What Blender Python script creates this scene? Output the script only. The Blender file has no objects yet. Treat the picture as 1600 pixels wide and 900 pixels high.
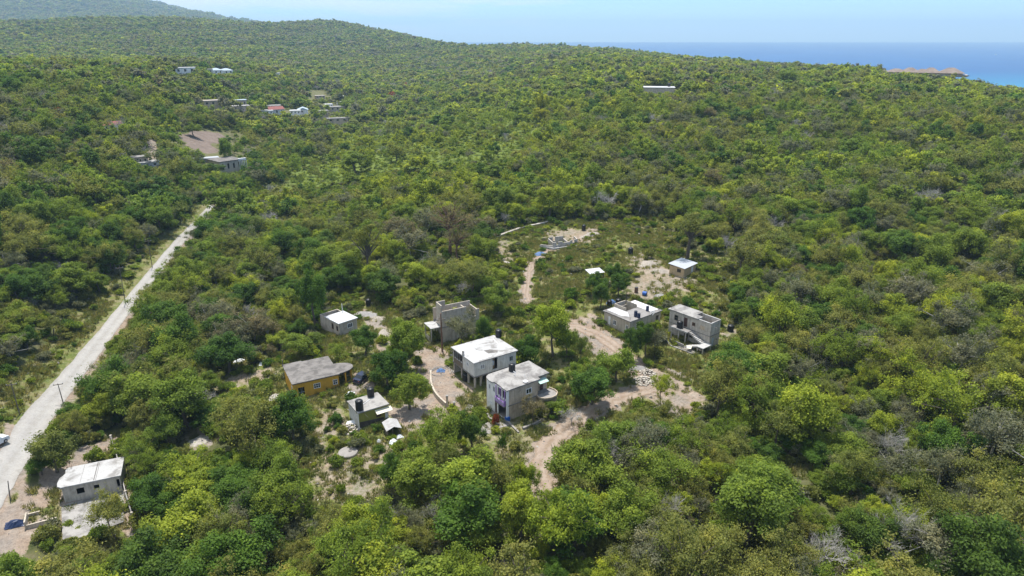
import bpy, math, random
import numpy as np
from mathutils import Vector
rad = math.radians
random.seed(5)
RNG = np.random.default_rng(11)
sc = bpy.context.scene
COL = sc.collection
F = 1066.67; P = rad(20.26); HC = 60.0; SEA = -60.0

# ------------------------------------------------------------------ terrain heights (bearing x range table)
BR=np.radians([-60,-44.1,-35.2,-29.8,-23.8,-17.2,-10,-2.5,5,12.4,19.4,27.9,35.2,44.1,60])
RR=np.array([10,60,100,140,190,260,350,450,600,800,1100,1500,2100,3200,5500,7600.])
HT=np.array([
[-9,-8,-5,4,14,24,32,34,31,28,34,58,90,70,180,140],
[-9,-8,-5.2,3,12,23,33,37,36,28,34,58,90,70,235,160],
[-9,-8,-5,-4,4,16,29,37,37,29,31,50,88,70,285,170],
[-7,-6,-4,-4,0,10,22,31,36,30,27,46,87,70,322,180],
[-3,-3,-2.2,-3,-3,2,9,18,30,31,23,44,90,70,205,120],
[0,0,-1,-1,-3,-2,-1,1,8,17,17,39,84,62,85,20],
[0,0,0,0,1,3,4,2,0,2,10,32,69,30,-50,-80],
[0,0,0,0,2,6,9,10,9,11,18,30,22,-40,-100,-120],
[0,0,0,1,3,8,14,20,26,30,34,27,0,-70,-110,-120],
[0,0,0,1,4,9,17,24,28,28,24,10,-40,-95,-110,-120],
[0,0,0,1,4,9,17,24,27,24,16,-8,-60,-100,-110,-120],
[0,0,0,1,4,10,19,25,27,21,-2,-35,-85,-110,-110,-120],
[0,0,0,2,5,11,19,24,20,2,-40,-80,-105,-110,-110,-120],
[0,0,1,3,8,14,21,25,20,0,-45,-85,-105,-110,-110,-120],
[0,0,2,5,12,18,24,27,20,-4,-50,-90,-110,-110,-110,-120]],float)
LR=np.log(RR)
def _cub(p0,p1,p2,p3,t):
    m1=(p2-p0)*.5; m2=(p3-p1)*.5; t2=t*t; t3=t2*t
    return (2*t3-3*t2+1)*p1+(t3-2*t2+t)*m1+(-2*t3+3*t2)*p2+(t3-t2)*m2
def height(x,y):
    x=np.asarray(x,float); y=np.asarray(y,float)
    r=np.hypot(x,y)+1e-6
    th=np.clip(np.arctan2(x,y),BR[0],BR[-1]); lr=np.clip(np.log(r),LR[0],LR[-1])
    i=np.clip(np.searchsorted(BR,th)-1,0,len(BR)-2); tt=(th-BR[i])/(BR[i+1]-BR[i])
    j=np.clip(np.searchsorted(LR,lr)-1,0,len(LR)-2); tr=(lr-LR[j])/(LR[j+1]-LR[j])
    def row(k):
        k=np.clip(k,0,len(BR)-1)
        g=lambda m:HT[k,np.clip(m,0,len(LR)-1)]
        return _cub(g(j-1),g(j),g(j+1),g(j+2),tr)
    z=_cub(row(i-1),row(i),row(i+1),row(i+2),tt)
    # gullies and swells, growing with distance from the village
    a=np.clip((r-190)/400,0,1)
    z=z+a*1.6*np.sin(x/31+.7*np.sin(y/43))*np.sin(y/37+1.3+.5*np.sin(x/53))
    b=np.clip((r-900)/1500,0,1)
    z=z+b*(9*np.sin(x/150+np.sin(y/210)*1.1)+6*np.sin((x+.6*y)/83+1.7*np.sin(x/260))+4*np.sin((x-.4*y)/47+2*np.sin(y/170)))
    return z
def ray(u,v):
    a=(u-800)/F; b=-(v-450)/F
    return np.array([a, b*math.sin(P)+math.cos(P), b*math.cos(P)-math.sin(P)])
_T=np.geomspace(40,7400,9500)
def at(u,v,dz=0.0):
    """the point of the ground that the pixel (u,v) of the 1600x900 photograph looks at"""
    d=ray(u,v); q=np.outer(_T,d); g=HC+q[:,2]-height(q[:,0],q[:,1])
    k=int(np.argmax(g<0))
    if g[k]>=0 or k==0: k=len(_T)-1
    t0,t1=_T[k-1],_T[k]; g0,g1=g[k-1],g[k]
    t=t0+(t1-t0)*g0/(g0-g1) if g0!=g1 else t1
    return Vector((d[0]*t,d[1]*t,float(height(d[0]*t,d[1]*t))+dz))
def atz(u,v,z):
    d=ray(u,v); t=(z-HC)/d[2]
    return Vector((d[0]*t,d[1]*t,z))
def atr(u,v,r):
    """the point on the pixel's ray at horizontal distance r"""
    d=ray(u,v); t=r/math.hypot(d[0],d[1])
    return Vector((d[0]*t,d[1]*t,HC+d[2]*t))
def project(x,y,z):
    zc=y*math.cos(P)-(z-HC)*math.sin(P); yc=y*math.sin(P)+(z-HC)*math.cos(P)
    zc=np.maximum(zc,1e-3)
    return 800+F*x/zc, 450-F*yc/zc, zc
def gz(x,y): return float(height(x,y))

# ------------------------------------------------------------------ materials
def new_mat(name):
    m=bpy.data.materials.new(name); m.use_nodes=True
    nt=m.node_tree; nt.nodes.clear()
    return m,nt
def nd(nt,t,ins=None,**kw):
    n=nt.nodes.new(t)
    for k,v in kw.items(): setattr(n,k,v)
    for k,v in (ins or {}).items():
        if isinstance(v,bpy.types.NodeSocket): nt.links.new(v,n.inputs[k])
        else: n.inputs[k].default_value=v
    return n
def c4(c): return (c[0],c[1],c[2],1.0)
def mixc(nt,f,a,b,mode='MIX'):
    n=nt.nodes.new('ShaderNodeMix'); n.data_type='RGBA'; n.blend_type=mode; n.clamp_factor=True
    for k,v in ((0,f),(6,a),(7,b)):
        if isinstance(v,bpy.types.NodeSocket): nt.links.new(v,n.inputs[k])
        elif k==0: n.inputs[0].default_value=v
        else: n.inputs[k].default_value=c4(v)
    return n.outputs[2]
def ramp(nt,f,stops,interp='LINEAR'):
    n=nt.nodes.new('ShaderNodeValToRGB'); n.color_ramp.interpolation=interp
    e=n.color_ramp.elements
    while len(e)<len(stops): e.new(.5)
    for q,(p,c) in zip(e,stops):
        q.position=p; q.color=c4(c) if hasattr(c,'__len__') else (c,c,c,1)
    nt.links.new(f,n.inputs[0]); return n.outputs[0]
def noise(nt,vec,scale,detail=4,rough=.55,dist=0.0):
    n=nd(nt,'ShaderNodeTexNoise',{'Scale':scale,'Detail':detail,'Roughness':rough,'Distortion':dist})
    if vec is not None: nt.links.new(vec,n.inputs['Vector'])
    return n.outputs['Fac']
def finish(nt,col,rough=.85,spec=.25,bump=None,bstr=.3,bdist=.05,metal=0.0):
    p=nd(nt,'ShaderNodeBsdfPrincipled',{'Roughness':rough,'Specular IOR Level':spec,'Metallic':metal})
    if isinstance(col,bpy.types.NodeSocket): nt.links.new(col,p.inputs['Base Color'])
    else: p.inputs['Base Color'].default_value=c4(col)
    if bump is not None:
        b=nd(nt,'ShaderNodeBump',{'Strength':bstr,'Distance':bdist,'Height':bump}); nt.links.new(b.outputs[0],p.inputs['Normal'])
    o=nd(nt,'ShaderNodeOutputMaterial'); nt.links.new(p.outputs[0],o.inputs[0]); return p
def mat_stained(name,base,stain,scale=.6,lo=.42,hi=.62,rough=.85,fine=.25,streak=0.0,spec=.25):
    m,nt=new_mat(name); tc=nd(nt,'ShaderNodeTexCoord').outputs['Object']
    a=noise(nt,tc,scale,6,.62,.4)
    col=mixc(nt,ramp(nt,a,[(lo,0),(hi,1)]),base,stain)
    f=noise(nt,tc,scale*9,5,.7)
    col=mixc(nt,fine,col,ramp(nt,f,[(.25,(.35,.34,.33)),(.5,(.8,.8,.8)),(.75,(1,1,1))]),'MULTIPLY')
    if streak:
        mp=nd(nt,'ShaderNodeMapping',{'Vector':tc,'Scale':(2.2,2.2,.25)})
        s=noise(nt,mp.outputs[0],1.6,4,.6)
        col=mixc(nt,streak,col,ramp(nt,s,[(.35,(.45,.43,.4)),(.6,(1,1,1))]),'MULTIPLY')
    finish(nt,col,rough,spec,f,.25,.02); return m
def mat_block(name,c1,c2,mortar,bw=.42,bh=.21):
    """rendered or bare concrete block with faint courses"""
    m,nt=new_mat(name); tc=nd(nt,'ShaderNodeTexCoord').outputs['Object']
    sep=nd(nt,'ShaderNodeSeparateXYZ',{'Vector':tc})
    s=nd(nt,'ShaderNodeMath',{0:sep.outputs[0],1:sep.outputs[1]},operation='ADD')
    cmb=nd(nt,'ShaderNodeCombineXYZ',{'X':s.outputs[0],'Y':sep.outputs[2]})
    br=nd(nt,'ShaderNodeTexBrick',{'Vector':cmb.outputs[0],'Color1':c4(c1),'Color2':c4(c2),'Mortar':c4(mortar),'Scale':1.0,'Mortar Size':.012,'Brick Width':bw,'Row Height':bh,'Mortar Smooth':.3})
    a=noise(nt,tc,.7,6,.65,.3)
    col=mixc(nt,.7,br.outputs[0],ramp(nt,a,[(.3,(.6,.58,.55)),(.5,(.95,.94,.92)),(.7,(1.08,1.05,1))]),'MULTIPLY')
    mp=nd(nt,'ShaderNodeMapping',{'Vector':tc,'Scale':(2.0,2.0,.2)})
    st=noise(nt,mp.outputs[0],1.7,4,.6)
    col=mixc(nt,.55,col,ramp(nt,st,[(.35,(.5,.48,.45)),(.58,(1,1,1))]),'MULTIPLY')
    finish(nt,col,.9,.2,noise(nt,tc,12,3),.25,.02); return m
def mat_plain(name,c,rough=.6,metal=0.0,spec=.4,var=.25,scale=3):
    m,nt=new_mat(name); tc=nd(nt,'ShaderNodeTexCoord').outputs['Object']
    col=mixc(nt,var,c,ramp(nt,noise(nt,tc,scale,4),[(.3,(.4,.4,.4)),(.7,(1.1,1.1,1.1))]),'MULTIPLY')
    finish(nt,col,rough,spec,metal=metal); return m
def mat_leaf(name,stops,transl=.46,region=.5):
    """leaf colours: one tint per tree, drier and greener regions over the hills, leaf to leaf differences"""
    m,nt=new_mat(name); oi=nd(nt,'ShaderNodeObjectInfo')
    col=ramp(nt,oi.outputs['Random'],stops)
    rn=noise(nt,oi.outputs['Location'],.012,3,.6)
    col=mixc(nt,region,col,ramp(nt,rn,[(.36,(1.08,1.03,.97)),(.5,(1,1,1)),(.64,(.8,.98,.9))]),'MULTIPLY')
    at_=nd(nt,'ShaderNodeAttribute',attribute_name='lv',attribute_type='GEOMETRY')
    col=mixc(nt,1.0,col,ramp(nt,at_.outputs['Fac'],[(0,(.5,.55,.5)),(.5,(.94,.96,.95)),(.85,(1.25,1.2,1.05)),(1,(1.6,1.45,1.2))]),'MULTIPLY')
    p=nd(nt,'ShaderNodeBsdfPrincipled',{'Base Color':col,'Roughness':.6,'Specular IOR Level':.14})
    t=nd(nt,'ShaderNodeBsdfTranslucent',{'Color':mixc(nt,1.0,col,(1.25,1.25,.7),'MULTIPLY')})
    mx=nd(nt,'ShaderNodeMixShader',{0:transl,1:p.outputs[0],2:t.outputs[0]})
    o=nd(nt,'ShaderNodeOutputMaterial'); nt.links.new(mx.outputs[0],o.inputs[0]); return m

# ------------------------------------------------------------------ tags and mesh building
def tag(o,label=None,cat=None,group=None,kind=None):
    if label: o['label']=label
    if cat: o['category']=cat
    if group: o['group']=group
    if kind: o['kind']=kind
    return o
def empty(name,loc,rz=0.0,scale=(1,1,1)):
    o=bpy.data.objects.new(name,None); COL.objects.link(o)
    o.location=loc; o.rotation_euler=(0,0,rz); o.scale=scale; o.empty_display_size=.5; return o
def mesh_np(name,verts,faces,n):
    """verts (V,3); faces flat array with n corners each"""
    me=bpy.data.meshes.new(name); V=len(verts); faces=np.asarray(faces,np.int32).ravel(); nf=len(faces)//n
    me.vertices.add(V); me.vertices.foreach_set('co',np.asarray(verts,np.float32).ravel())
    me.loops.add(nf*n); me.loops.foreach_set('vertex_index',faces)
    me.polygons.add(nf); me.polygons.foreach_set('loop_start',np.arange(nf,dtype=np.int32)*n)
    me.polygons.foreach_set('loop_total',np.full(nf,n,np.int32))
    me.update(calc_edges=True); return me
class MB:
    def __init__(s): s.v=[]; s.f=[]
    def box(s,x0,x1,y0,y1,z0,z1): return s.obox((0,0),(1,0),x0,x1,y0,y1,z0,z1)
    def obox(s,p,d,s0,s1,n0,n1,z0,z1):
        b=len(s.v)
        for z in (z0,z1):
            for a,c in ((s0,n0),(s1,n0),(s1,n1),(s0,n1)):
                s.v.append((p[0]+d[0]*a-d[1]*c,p[1]+d[1]*a+d[0]*c,z))
        s.f+=[(b,b+3,b+2,b+1),(b+4,b+5,b+6,b+7),(b,b+1,b+5,b+4),(b+1,b+2,b+6,b+5),(b+2,b+3,b+7,b+6),(b+3,b,b+4,b+7)]
        return s
    def prism(s,pts,z0,z1):
        b=len(s.v); n=len(pts)
        zz=lambda z,i: z[i] if hasattr(z,'__len__') else z
        s.v+=[(p[0],p[1],zz(z0,i)) for i,p in enumerate(pts)]+[(p[0],p[1],zz(z1,i)) for i,p in enumerate(pts)]
        s.f.append(tuple(b+n-1-i for i in range(n))); s.f.append(tuple(b+n+i for i in range(n)))
        for i in range(n):
            j=(i+1)%n; s.f.append((b+i,b+j,b+n+j,b+n+i))
        return s
    def lathe(s,cx,cy,prof,n=16):
        b=len(s.v)
        for r,z in prof:
            for k in range(n):
                a=2*math.pi*k/n; s.v.append((cx+r*math.cos(a),cy+r*math.sin(a),z))
        for i in range(len(prof)-1):
            for k in range(n):
                q=(k+1)%n; s.f.append((b+i*n+k,b+i*n+q,b+(i+1)*n+q,b+(i+1)*n+k))
        s.f.append(tuple(b+n-1-k for k in range(n))); m=b+(len(prof)-1)*n
        s.f.append(tuple(m+k for k in range(n))); return s
    def tube(s,pts,radii,n=6):
        b=len(s.v); pts=[Vector(p) for p in pts]
        for i,p in enumerate(pts):
            d=(pts[min(i+1,len(pts)-1)]-pts[max(i-1,0)]).normalized()
            u=d.cross(Vector((0,0,1)) if abs(d.z)<.9 else Vector((1,0,0))).normalized(); w=d.cross(u)
            for k in range(n):
                a=2*math.pi*k/n; s.v.append(tuple(p+(u*math.cos(a)+w*math.sin(a))*radii[i]))
        for i in range(len(pts)-1):
            for k in range(n):
                q=(k+1)%n; s.f.append((b+i*n+k,b+(i+1)*n+k,b+(i+1)*n+q,b+i*n+q))
        s.f.append(tuple(b+k for k in range(n))); m=b+(len(pts)-1)*n
        s.f.append(tuple(m+n-1-k for k in range(n))); return s
    def quad(s,a,b_,c,d):
        b=len(s.v); s.v+=[a,b_,c,d]; s.f.append((b,b+1,b+2,b+3)); return s
    def wall(s,p0,p1,z0,z1,th,holes=()):
        """a wall from p0 to p1, thickness to the left, with true openings (s0,s1,z0,z1)"""
        L=math.hypot(p1[0]-p0[0],p1[1]-p0[1]); d=((p1[0]-p0[0])/L,(p1[1]-p0[1])/L)
        xs=sorted({0.0,L}|{max(0,min(L,h[i])) for h in holes for i in (0,1)})
        for a,b in zip(xs,xs[1:]):
            if b-a<1e-4: continue
            m=(a+b)/2; hs=sorted((h[2],h[3]) for h in holes if h[0]<m<h[1]); z=z0
            for q0,q1 in hs:
                if q0>z+1e-4: s.obox(p0,d,a,b,0,th,z,q0)
                z=max(z,q1)
            if z1>z+1e-4: s.obox(p0,d,a,b,0,th,z,z1)
        return s
    def mesh(s,name):
        me=bpy.data.meshes.new(name); me.from_pydata(s.v,[],s.f); me.update(); return me
    def build(s,name,mat,parent=None,smooth=False):
        me=s.mesh(name); o=bpy.data.objects.new(name,me); COL.objects.link(o)
        if mat: me.materials.append(mat)
        if parent: o.parent=parent
        if smooth: me.polygons.foreach_set('use_smooth',[True]*len(me.polygons))
        return o
def copy_tree(o,parent=None):
    c=o.copy(); COL.objects.link(c)
    if parent: c.parent=parent
    for ch in [x for x in o.children]: copy_tree(ch,c)
    return c

M={}
M['roof_pale']=mat_stained('roof_pale',(.35,.332,.308),(.185,.172,.16),.5,.44,.60,fine=.4)
M['roof_white']=mat_stained('roof_white',(.43,.42,.405),(.25,.236,.22),.5,.49,.62,fine=.3)
M['roof_grey']=mat_stained('roof_grey',(.215,.197,.18),(.125,.115,.105),.7,.42,.60,fine=.45)
M['roof_mid']=mat_stained('roof_mid',(0.280,0.264,0.248),(0.184,0.172,0.160),.5,.42,.64,fine=.4)
M['white_paint']=mat_stained('white_paint',(.90,.88,.85),(.76,.74,.70),.9,.5,.72,fine=.15,streak=.25)
M['roof_paint']=mat_stained('roof_paint',(0.512,0.512,0.512),(0.432,0.424,0.416),.8,.5,.7,fine=.12)
M['pale_blue']=mat_stained('pale_blue_wall',(.74,.73,.70),(.58,.56,.53),.8,.45,.68,fine=.25,streak=.4)
M['block']=mat_block('block_wall',(.56,.49,.405),(.51,.45,.37),(.44,.39,.325))
M['block_grey']=mat_block('grey_block_wall',(.56,.515,.45),(.51,.465,.41),(.43,.395,.35))
M['block_tan']=mat_block('tan_block_wall',(.60,.49,.37),(.54,.445,.34),(.46,.385,.30))
M['ochre']=mat_stained('ochre_paint',(.72,.40,.05),(.62,.34,.045),.8,.45,.7,fine=.15,streak=.2)
M['olive']=mat_stained('olive_paint',(.30,.29,.06),(.24,.23,.055),.9,.45,.7,fine=.2,streak=.3)
M['base_dark']=mat_stained('dark_base_paint',(.07,.055,.05),(.11,.095,.08),1.5,.45,.7,fine=.3)
M['purple']=mat_plain('purple_paint',(.36,.20,.52),.6)
M['lilac']=mat_plain('lilac_paint',(.55,.50,.66),.6)
M['blue']=mat_plain('blue_paint',(.02,.12,.45),.5)
M['ply']=mat_stained('plywood',(.58,.43,.25),(.47,.34,.19),1.4,.45,.7,fine=.3,streak=.35)
M['timber']=mat_plain('weathered_timber',(.20,.16,.12),.85,var=.5)
M['zinc']=mat_stained('zinc_sheet',(0.416,0.432,0.448),(0.400,0.400,0.400),.7,.5,.75,rough=.42,fine=.12,spec=.5)
M['zinc_grey']=mat_stained('grey_zinc_sheet',(.42,.41,.40),(.30,.28,.26),1.2,.45,.65,rough=.6,fine=.2)
M['green_sheet']=mat_plain('pale_green_sheet',(.45,.62,.52),.5)
M['cream_sheet']=mat_plain('cream_sheet',(.70,.66,.52),.6)
M['black']=mat_plain('black_plastic',(.012,.012,.013),.38,var=.2)
M['black_dull']=mat_plain('black_plastic_lid',(.03,.03,.032),.5)
M['navy']=mat_plain('blue_barrel_plastic',(.02,.035,.09),.4)
M['glass']=mat_plain('dark_glass',(.02,.024,.028),.12,spec=.6,var=.1)
M['void']=mat_plain('dark_room',(.03,.028,.026),.9)
M['frame_w']=mat_plain('white_frame',(.8,.8,.8),.5,var=.1)
M['door_brown']=mat_plain('brown_door',(.09,.045,.035),.55)
M['door_white']=mat_plain('white_door',(.78,.77,.75),.5,var=.12)
M['door_blue']=mat_plain('grey_blue_door',(.42,.47,.52),.5)
M['rust']=mat_plain('rusty_steel',(.16,.085,.05),.8,var=.5)
M['tarp']=mat_plain('blue_tarpaulin',(.10,.19,.38),.55,var=.45,scale=5)
M['tarp_w']=mat_plain('white_sheeting',(.76,.78,.80),.55,var=.3,scale=4)
M['car_blue']=mat_plain('dark_blue_car_paint',(.012,.018,.045),.25,spec=.6,var=.1)
M['car_white']=mat_plain('white_car_paint',(.75,.75,.75),.3,spec=.5,var=.1)
M['tyre']=mat_plain('tyre_rubber',(.02,.02,.02),.9)
M['rim']=mat_plain('wheel_metal',(.45,.45,.46),.4,metal=.6)
M['pole']=mat_plain('pole_wood',(.17,.145,.12),.9,var=.5)
M['sand']=mat_stained('pale_marl',(0.368,0.324,0.272),(0.296,0.256,0.212),.8,.45,.7,fine=.3)
M['gravel']=mat_stained('grey_gravel',(.33,.31,.29),(.25,.235,.22),1.2,.45,.7,fine=.45)
M['rock']=mat_stained('limestone',(.46,.42,.37),(.33,.30,.26),1.5,.45,.65,fine=.4)
M['path']=mat_stained('path_concrete',(0.304,0.280,0.256),(0.240,0.220,0.200),.9,.45,.65,fine=.35)
M['thatch']=mat_stained('thatch',(.27,.215,.178),(.19,.145,.12),.25,.4,.65,fine=.4)
M['redroof']=mat_stained('red_roof_sheet',(.27,.095,.08),(.20,.085,.07),.4,.45,.7,fine=.2)
M['blueroof']=mat_stained('blue_grey_roof_sheet',(.40,.47,.52),(.33,.38,.42),.3,.45,.7,fine=.2)
M['bark']=mat_plain('bark',(.13,.105,.08),.95,var=.5,scale=6)
M['bark_pale']=mat_plain('pale_bark',(.38,.36,.33),.95,var=.4,scale=6)
M['bark_red']=mat_plain('reddish_bark',(.20,.115,.075),.95,var=.4,scale=5)
# leaves
M['leaf_dark']=mat_leaf('dark_leaf',[(0,(0.073,0.143,0.020)),(.5,(0.098,0.174,0.022)),(1,(0.090,0.148,0.024))])
M['leaf_mid']=mat_leaf('green_leaf',[(0,(0.169,0.230,0.031)),(.5,(0.203,0.260,0.033)),(1,(0.156,0.223,0.031))])
M['leaf_lime']=mat_leaf('lime_leaf',[(0,(0.263,0.317,0.033)),(.5,(0.319,0.354,0.037)),(1,(0.243,0.303,0.037))])
M['leaf_olive']=mat_leaf('olive_leaf',[(0,(0.203,0.220,0.055)),(.5,(0.238,0.239,0.062)),(1,(0.182,0.208,0.050))])
M['leaf_grey']=mat_leaf('grey_green_leaf',[(0,(0.175,0.186,0.105)),(.5,(0.207,0.205,0.135)),(1,(0.161,0.177,0.090))],region=.3)
M['leaf_russet']=mat_leaf('russet_leaf',[(0,(0.207,0.177,0.100)),(1,(0.179,0.163,0.090))],region=.3)
M['leaf_red']=mat_leaf('red_flower',[(0,(.34,.07,.03)),(1,(.28,.09,.04))],region=0)
M['leaf_yellow']=mat_leaf('yellow_leaf',[(0,(.36,.36,.03)),(1,(.32,.34,.035))],region=0)
M['blade']=mat_leaf('grass_blade',[(0,(.16,.18,.05)),(.35,(.24,.215,.10)),(.7,(.12,.16,.04)),(1,(.30,.26,.15))],region=.3)

# ------------------------------------------------------------------ where what grows: outlines on the ground
def gpoly(px): return np.array([tuple(at(u,v))[:2] for u,v in px])
def sdf(poly,x,y):
    """signed distance to a polygon, positive inside"""
    d=np.full(x.shape,1e9); ins=np.zeros(x.shape,bool); n=len(poly)
    for i in range(n):
        ax,ay=poly[i]; bx,by=poly[(i+1)%n]; ex,ey=bx-ax,by-ay
        t=np.clip(((x-ax)*ex+(y-ay)*ey)/(ex*ex+ey*ey+1e-9),0,1)
        d=np.minimum(d,np.hypot(x-ax-t*ex,y-ay-t*ey))
        c=((ay>y)!=(by>y))&(x<ax+(y-ay)/(by-ay+1e-12)*ex); ins^=c
    return np.where(ins,d,-d)
def pdist(line,x,y):
    d=np.full(x.shape,1e9)
    for (ax,ay),(bx,by) in zip(line,line[1:]):
        ex,ey=bx-ax,by-ay; t=np.clip(((x-ax)*ex+(y-ay)*ey)/(ex*ex+ey*ey+1e-9),0,1)
        d=np.minimum(d,np.hypot(x-ax-t*ex,y-ay-t*ey))
    return d
CLEAR=[gpoly(p) for p in [
 [(432,556),(470,528),(500,535),(520,470),(570,455),(625,480),(650,500),(690,462),(760,470),(800,452),(795,420),(768,375),(800,358),(860,342),(930,345),(1025,335),(1060,385),(1115,398),(1150,395),(1165,420),(1120,440),(1150,500),(1145,560),(1125,600),(1120,640),(1060,655),(1035,628),(1000,640),(930,668),(885,700),(868,745),(850,775),(820,765),(770,745),(735,700),(660,720),(640,735),(605,775),(560,800),(505,800),(462,770),(475,715),(500,690),(445,640),(420,600)],
 [(432,556),(420,600),(395,600),(350,615),(320,608),(350,590),(395,575)],
 [(295,672),(318,668),(332,690),(322,706),(300,700)],
 [(355,560),(382,556),(386,572),(360,574)],
 [(-40,905),(-10,800),(45,765),(110,705),(172,682),(190,700),(205,770),(212,850),(180,862),(150,830),(95,852),(60,838),(15,880)],
 [(1015,845),(1045,842),(1040,880),(1015,880)],[(1222,728),(1250,722),(1262,742),(1235,752)],
 [(740,870),(800,868),(815,910),(725,910)],
 ]]
DIRT=[(gpoly(p),s) for p,s in [
 ([(645,548),(700,540),(706,570),(722,600),(735,615),(712,640),(690,650),(660,668),(628,672),(600,640),(650,632),(668,610),(650,580)],1.0),
 ([(548,588),(575,580),(590,600),(560,622),(535,612)],.9),
 ([(585,480),(570,470),(600,500),(612,540),(600,556),(590,520),(556,490)],.7),
 ([(885,500),(930,492),(945,520),(985,540),(980,570),(930,560),(905,530),(870,510)],.85),
 ([(985,400),(1020,398),(1055,425),(1100,440),(1060,460),(1010,475),(965,465),(985,430)],.6),
 ([(985,580),(1040,570),(1075,600),(1120,640),(1060,655),(1010,640)],.7),
 ([(740,630),(790,650),(870,640),(900,650),(850,690),(840,740),(800,750),(770,740),(750,680)],.42),
 ([(490,705),(560,690),(620,690),(640,730),(600,775),(560,795),(505,790),(480,750)],.55),
 ([(500,640),(545,625),(550,680),(500,690),(490,670)],.55),
 ([(-40,905),(-10,800),(45,765),(110,705),(172,682),(185,700),(100,760),(60,800),(80,830),(15,880)],.95),
 ([(95,760),(190,735),(205,770),(212,850),(150,830),(95,852)],.7),
 ([(845,360),(935,355),(930,378),(880,385),(850,380)],.6),
 ([(765,375),(790,372),(808,410),(780,420)],.55),
 ([(1130,505),(1150,505),(1148,530),(1128,530)],.6),
 ([(295,672),(318,668),(332,690),(322,706),(300,700)],1.0),
 ([(330,600),(350,590),(420,575),(432,590),(395,600),(340,612)],.6),
 ([(1015,845),(1045,842),(1040,880),(1015,880)],.7),([(740,870),(800,868),(815,910),(725,910)],.6),
 ]]
FIELD=[gpoly(p) for p in [[(278,214),(300,206),(346,207),(352,216),(340,236),(318,238),(296,232),(272,222)]]]
MEADOW=[gpoly(p) for p in [[(268,214),(310,201),(352,204),(415,211),(446,222),(430,236),(390,256),(366,262),(345,250),(300,250),(262,236)],[(466,142),(505,140),(535,168),(540,190),(460,186),(425,182),(430,172),(480,170)],[(225,128),(236,124),(238,134)],[(318,162),(384,168),(386,180),(320,172)],[(690,168),(712,160),(716,170),(695,176)]]]
THICKET=[gpoly(p) for p in [[(425,300),(465,250),(560,200),(650,165),(760,160),(830,170),(860,215),(800,250),(825,292),(720,300),(620,312),(560,332),(470,345)],[(330,330),(360,300),(420,300),(440,345),(400,400),(340,420),(300,400)]]]
def thicket(x,y):
    m=np.full(x.shape,-1e3)
    for p in THICKET: m=np.maximum(m,sdf(p,x,y))
    return sm(m+4*np.sin(x*.16+y*.05)*np.sin(y*.13),-5,6)
FAR_PATH=[np.array([tuple(at(u,v))[:2] for u,v in [(236,218),(239,232),(236,250),(240,258)]])]
ROADPX=[(-120,960),(-40,820),(28,704),(57,655),(105,596),(164,522),(215,458),(267,393),(307,349)]
ROAD=np.array([tuple(at(u,v))[:2] for u,v in ROADPX]+[tuple(at(318,336))[:2],tuple(at(331,321))[:2]])
TRACKS=[
 ([(1018,606),(985,616),(955,628),(920,645),(890,665),(862,692),(846,720),(842,745),(850,768)],3.3,'dirt track curving down from the block heap past the balcony house'),
 ([(932,360),(905,374),(880,386),(850,396),(833,412),(824,432),(821,455),(824,472)],1.6,'narrow stony footpath down the grassy slope from the block foundation'),
 ([(1040,600),(1018,606),(1000,585),(985,560),(945,530),(905,512),(880,512)],3.0,'dirt lane between the block heap and the flat roofed house'),
 ]
TRK=[(np.array([tuple(at(u,v))[:2] for u,v in px]),w) for px,w,_ in TRACKS]
def smooth(line,n=14):
    out=[]; L=len(line)
    for i in range(L-1):
        p0,p1,p2,p3=line[max(i-1,0)],line[i],line[i+1],line[min(i+2,L-1)]
        for k in range(n):
            t=k/n; out.append(_cub(np.array(p0),np.array(p1),np.array(p2),np.array(p3),t))
    out.append(np.array(line[-1])); return np.array(out)
ROADS=smooth(ROAD); TRKS=[(smooth(l,8),w) for l,w in TRK]
def sm(a,lo,hi):
    t=np.clip((a-lo)/(hi-lo),0,1); return t*t*(3-2*t)
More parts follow.
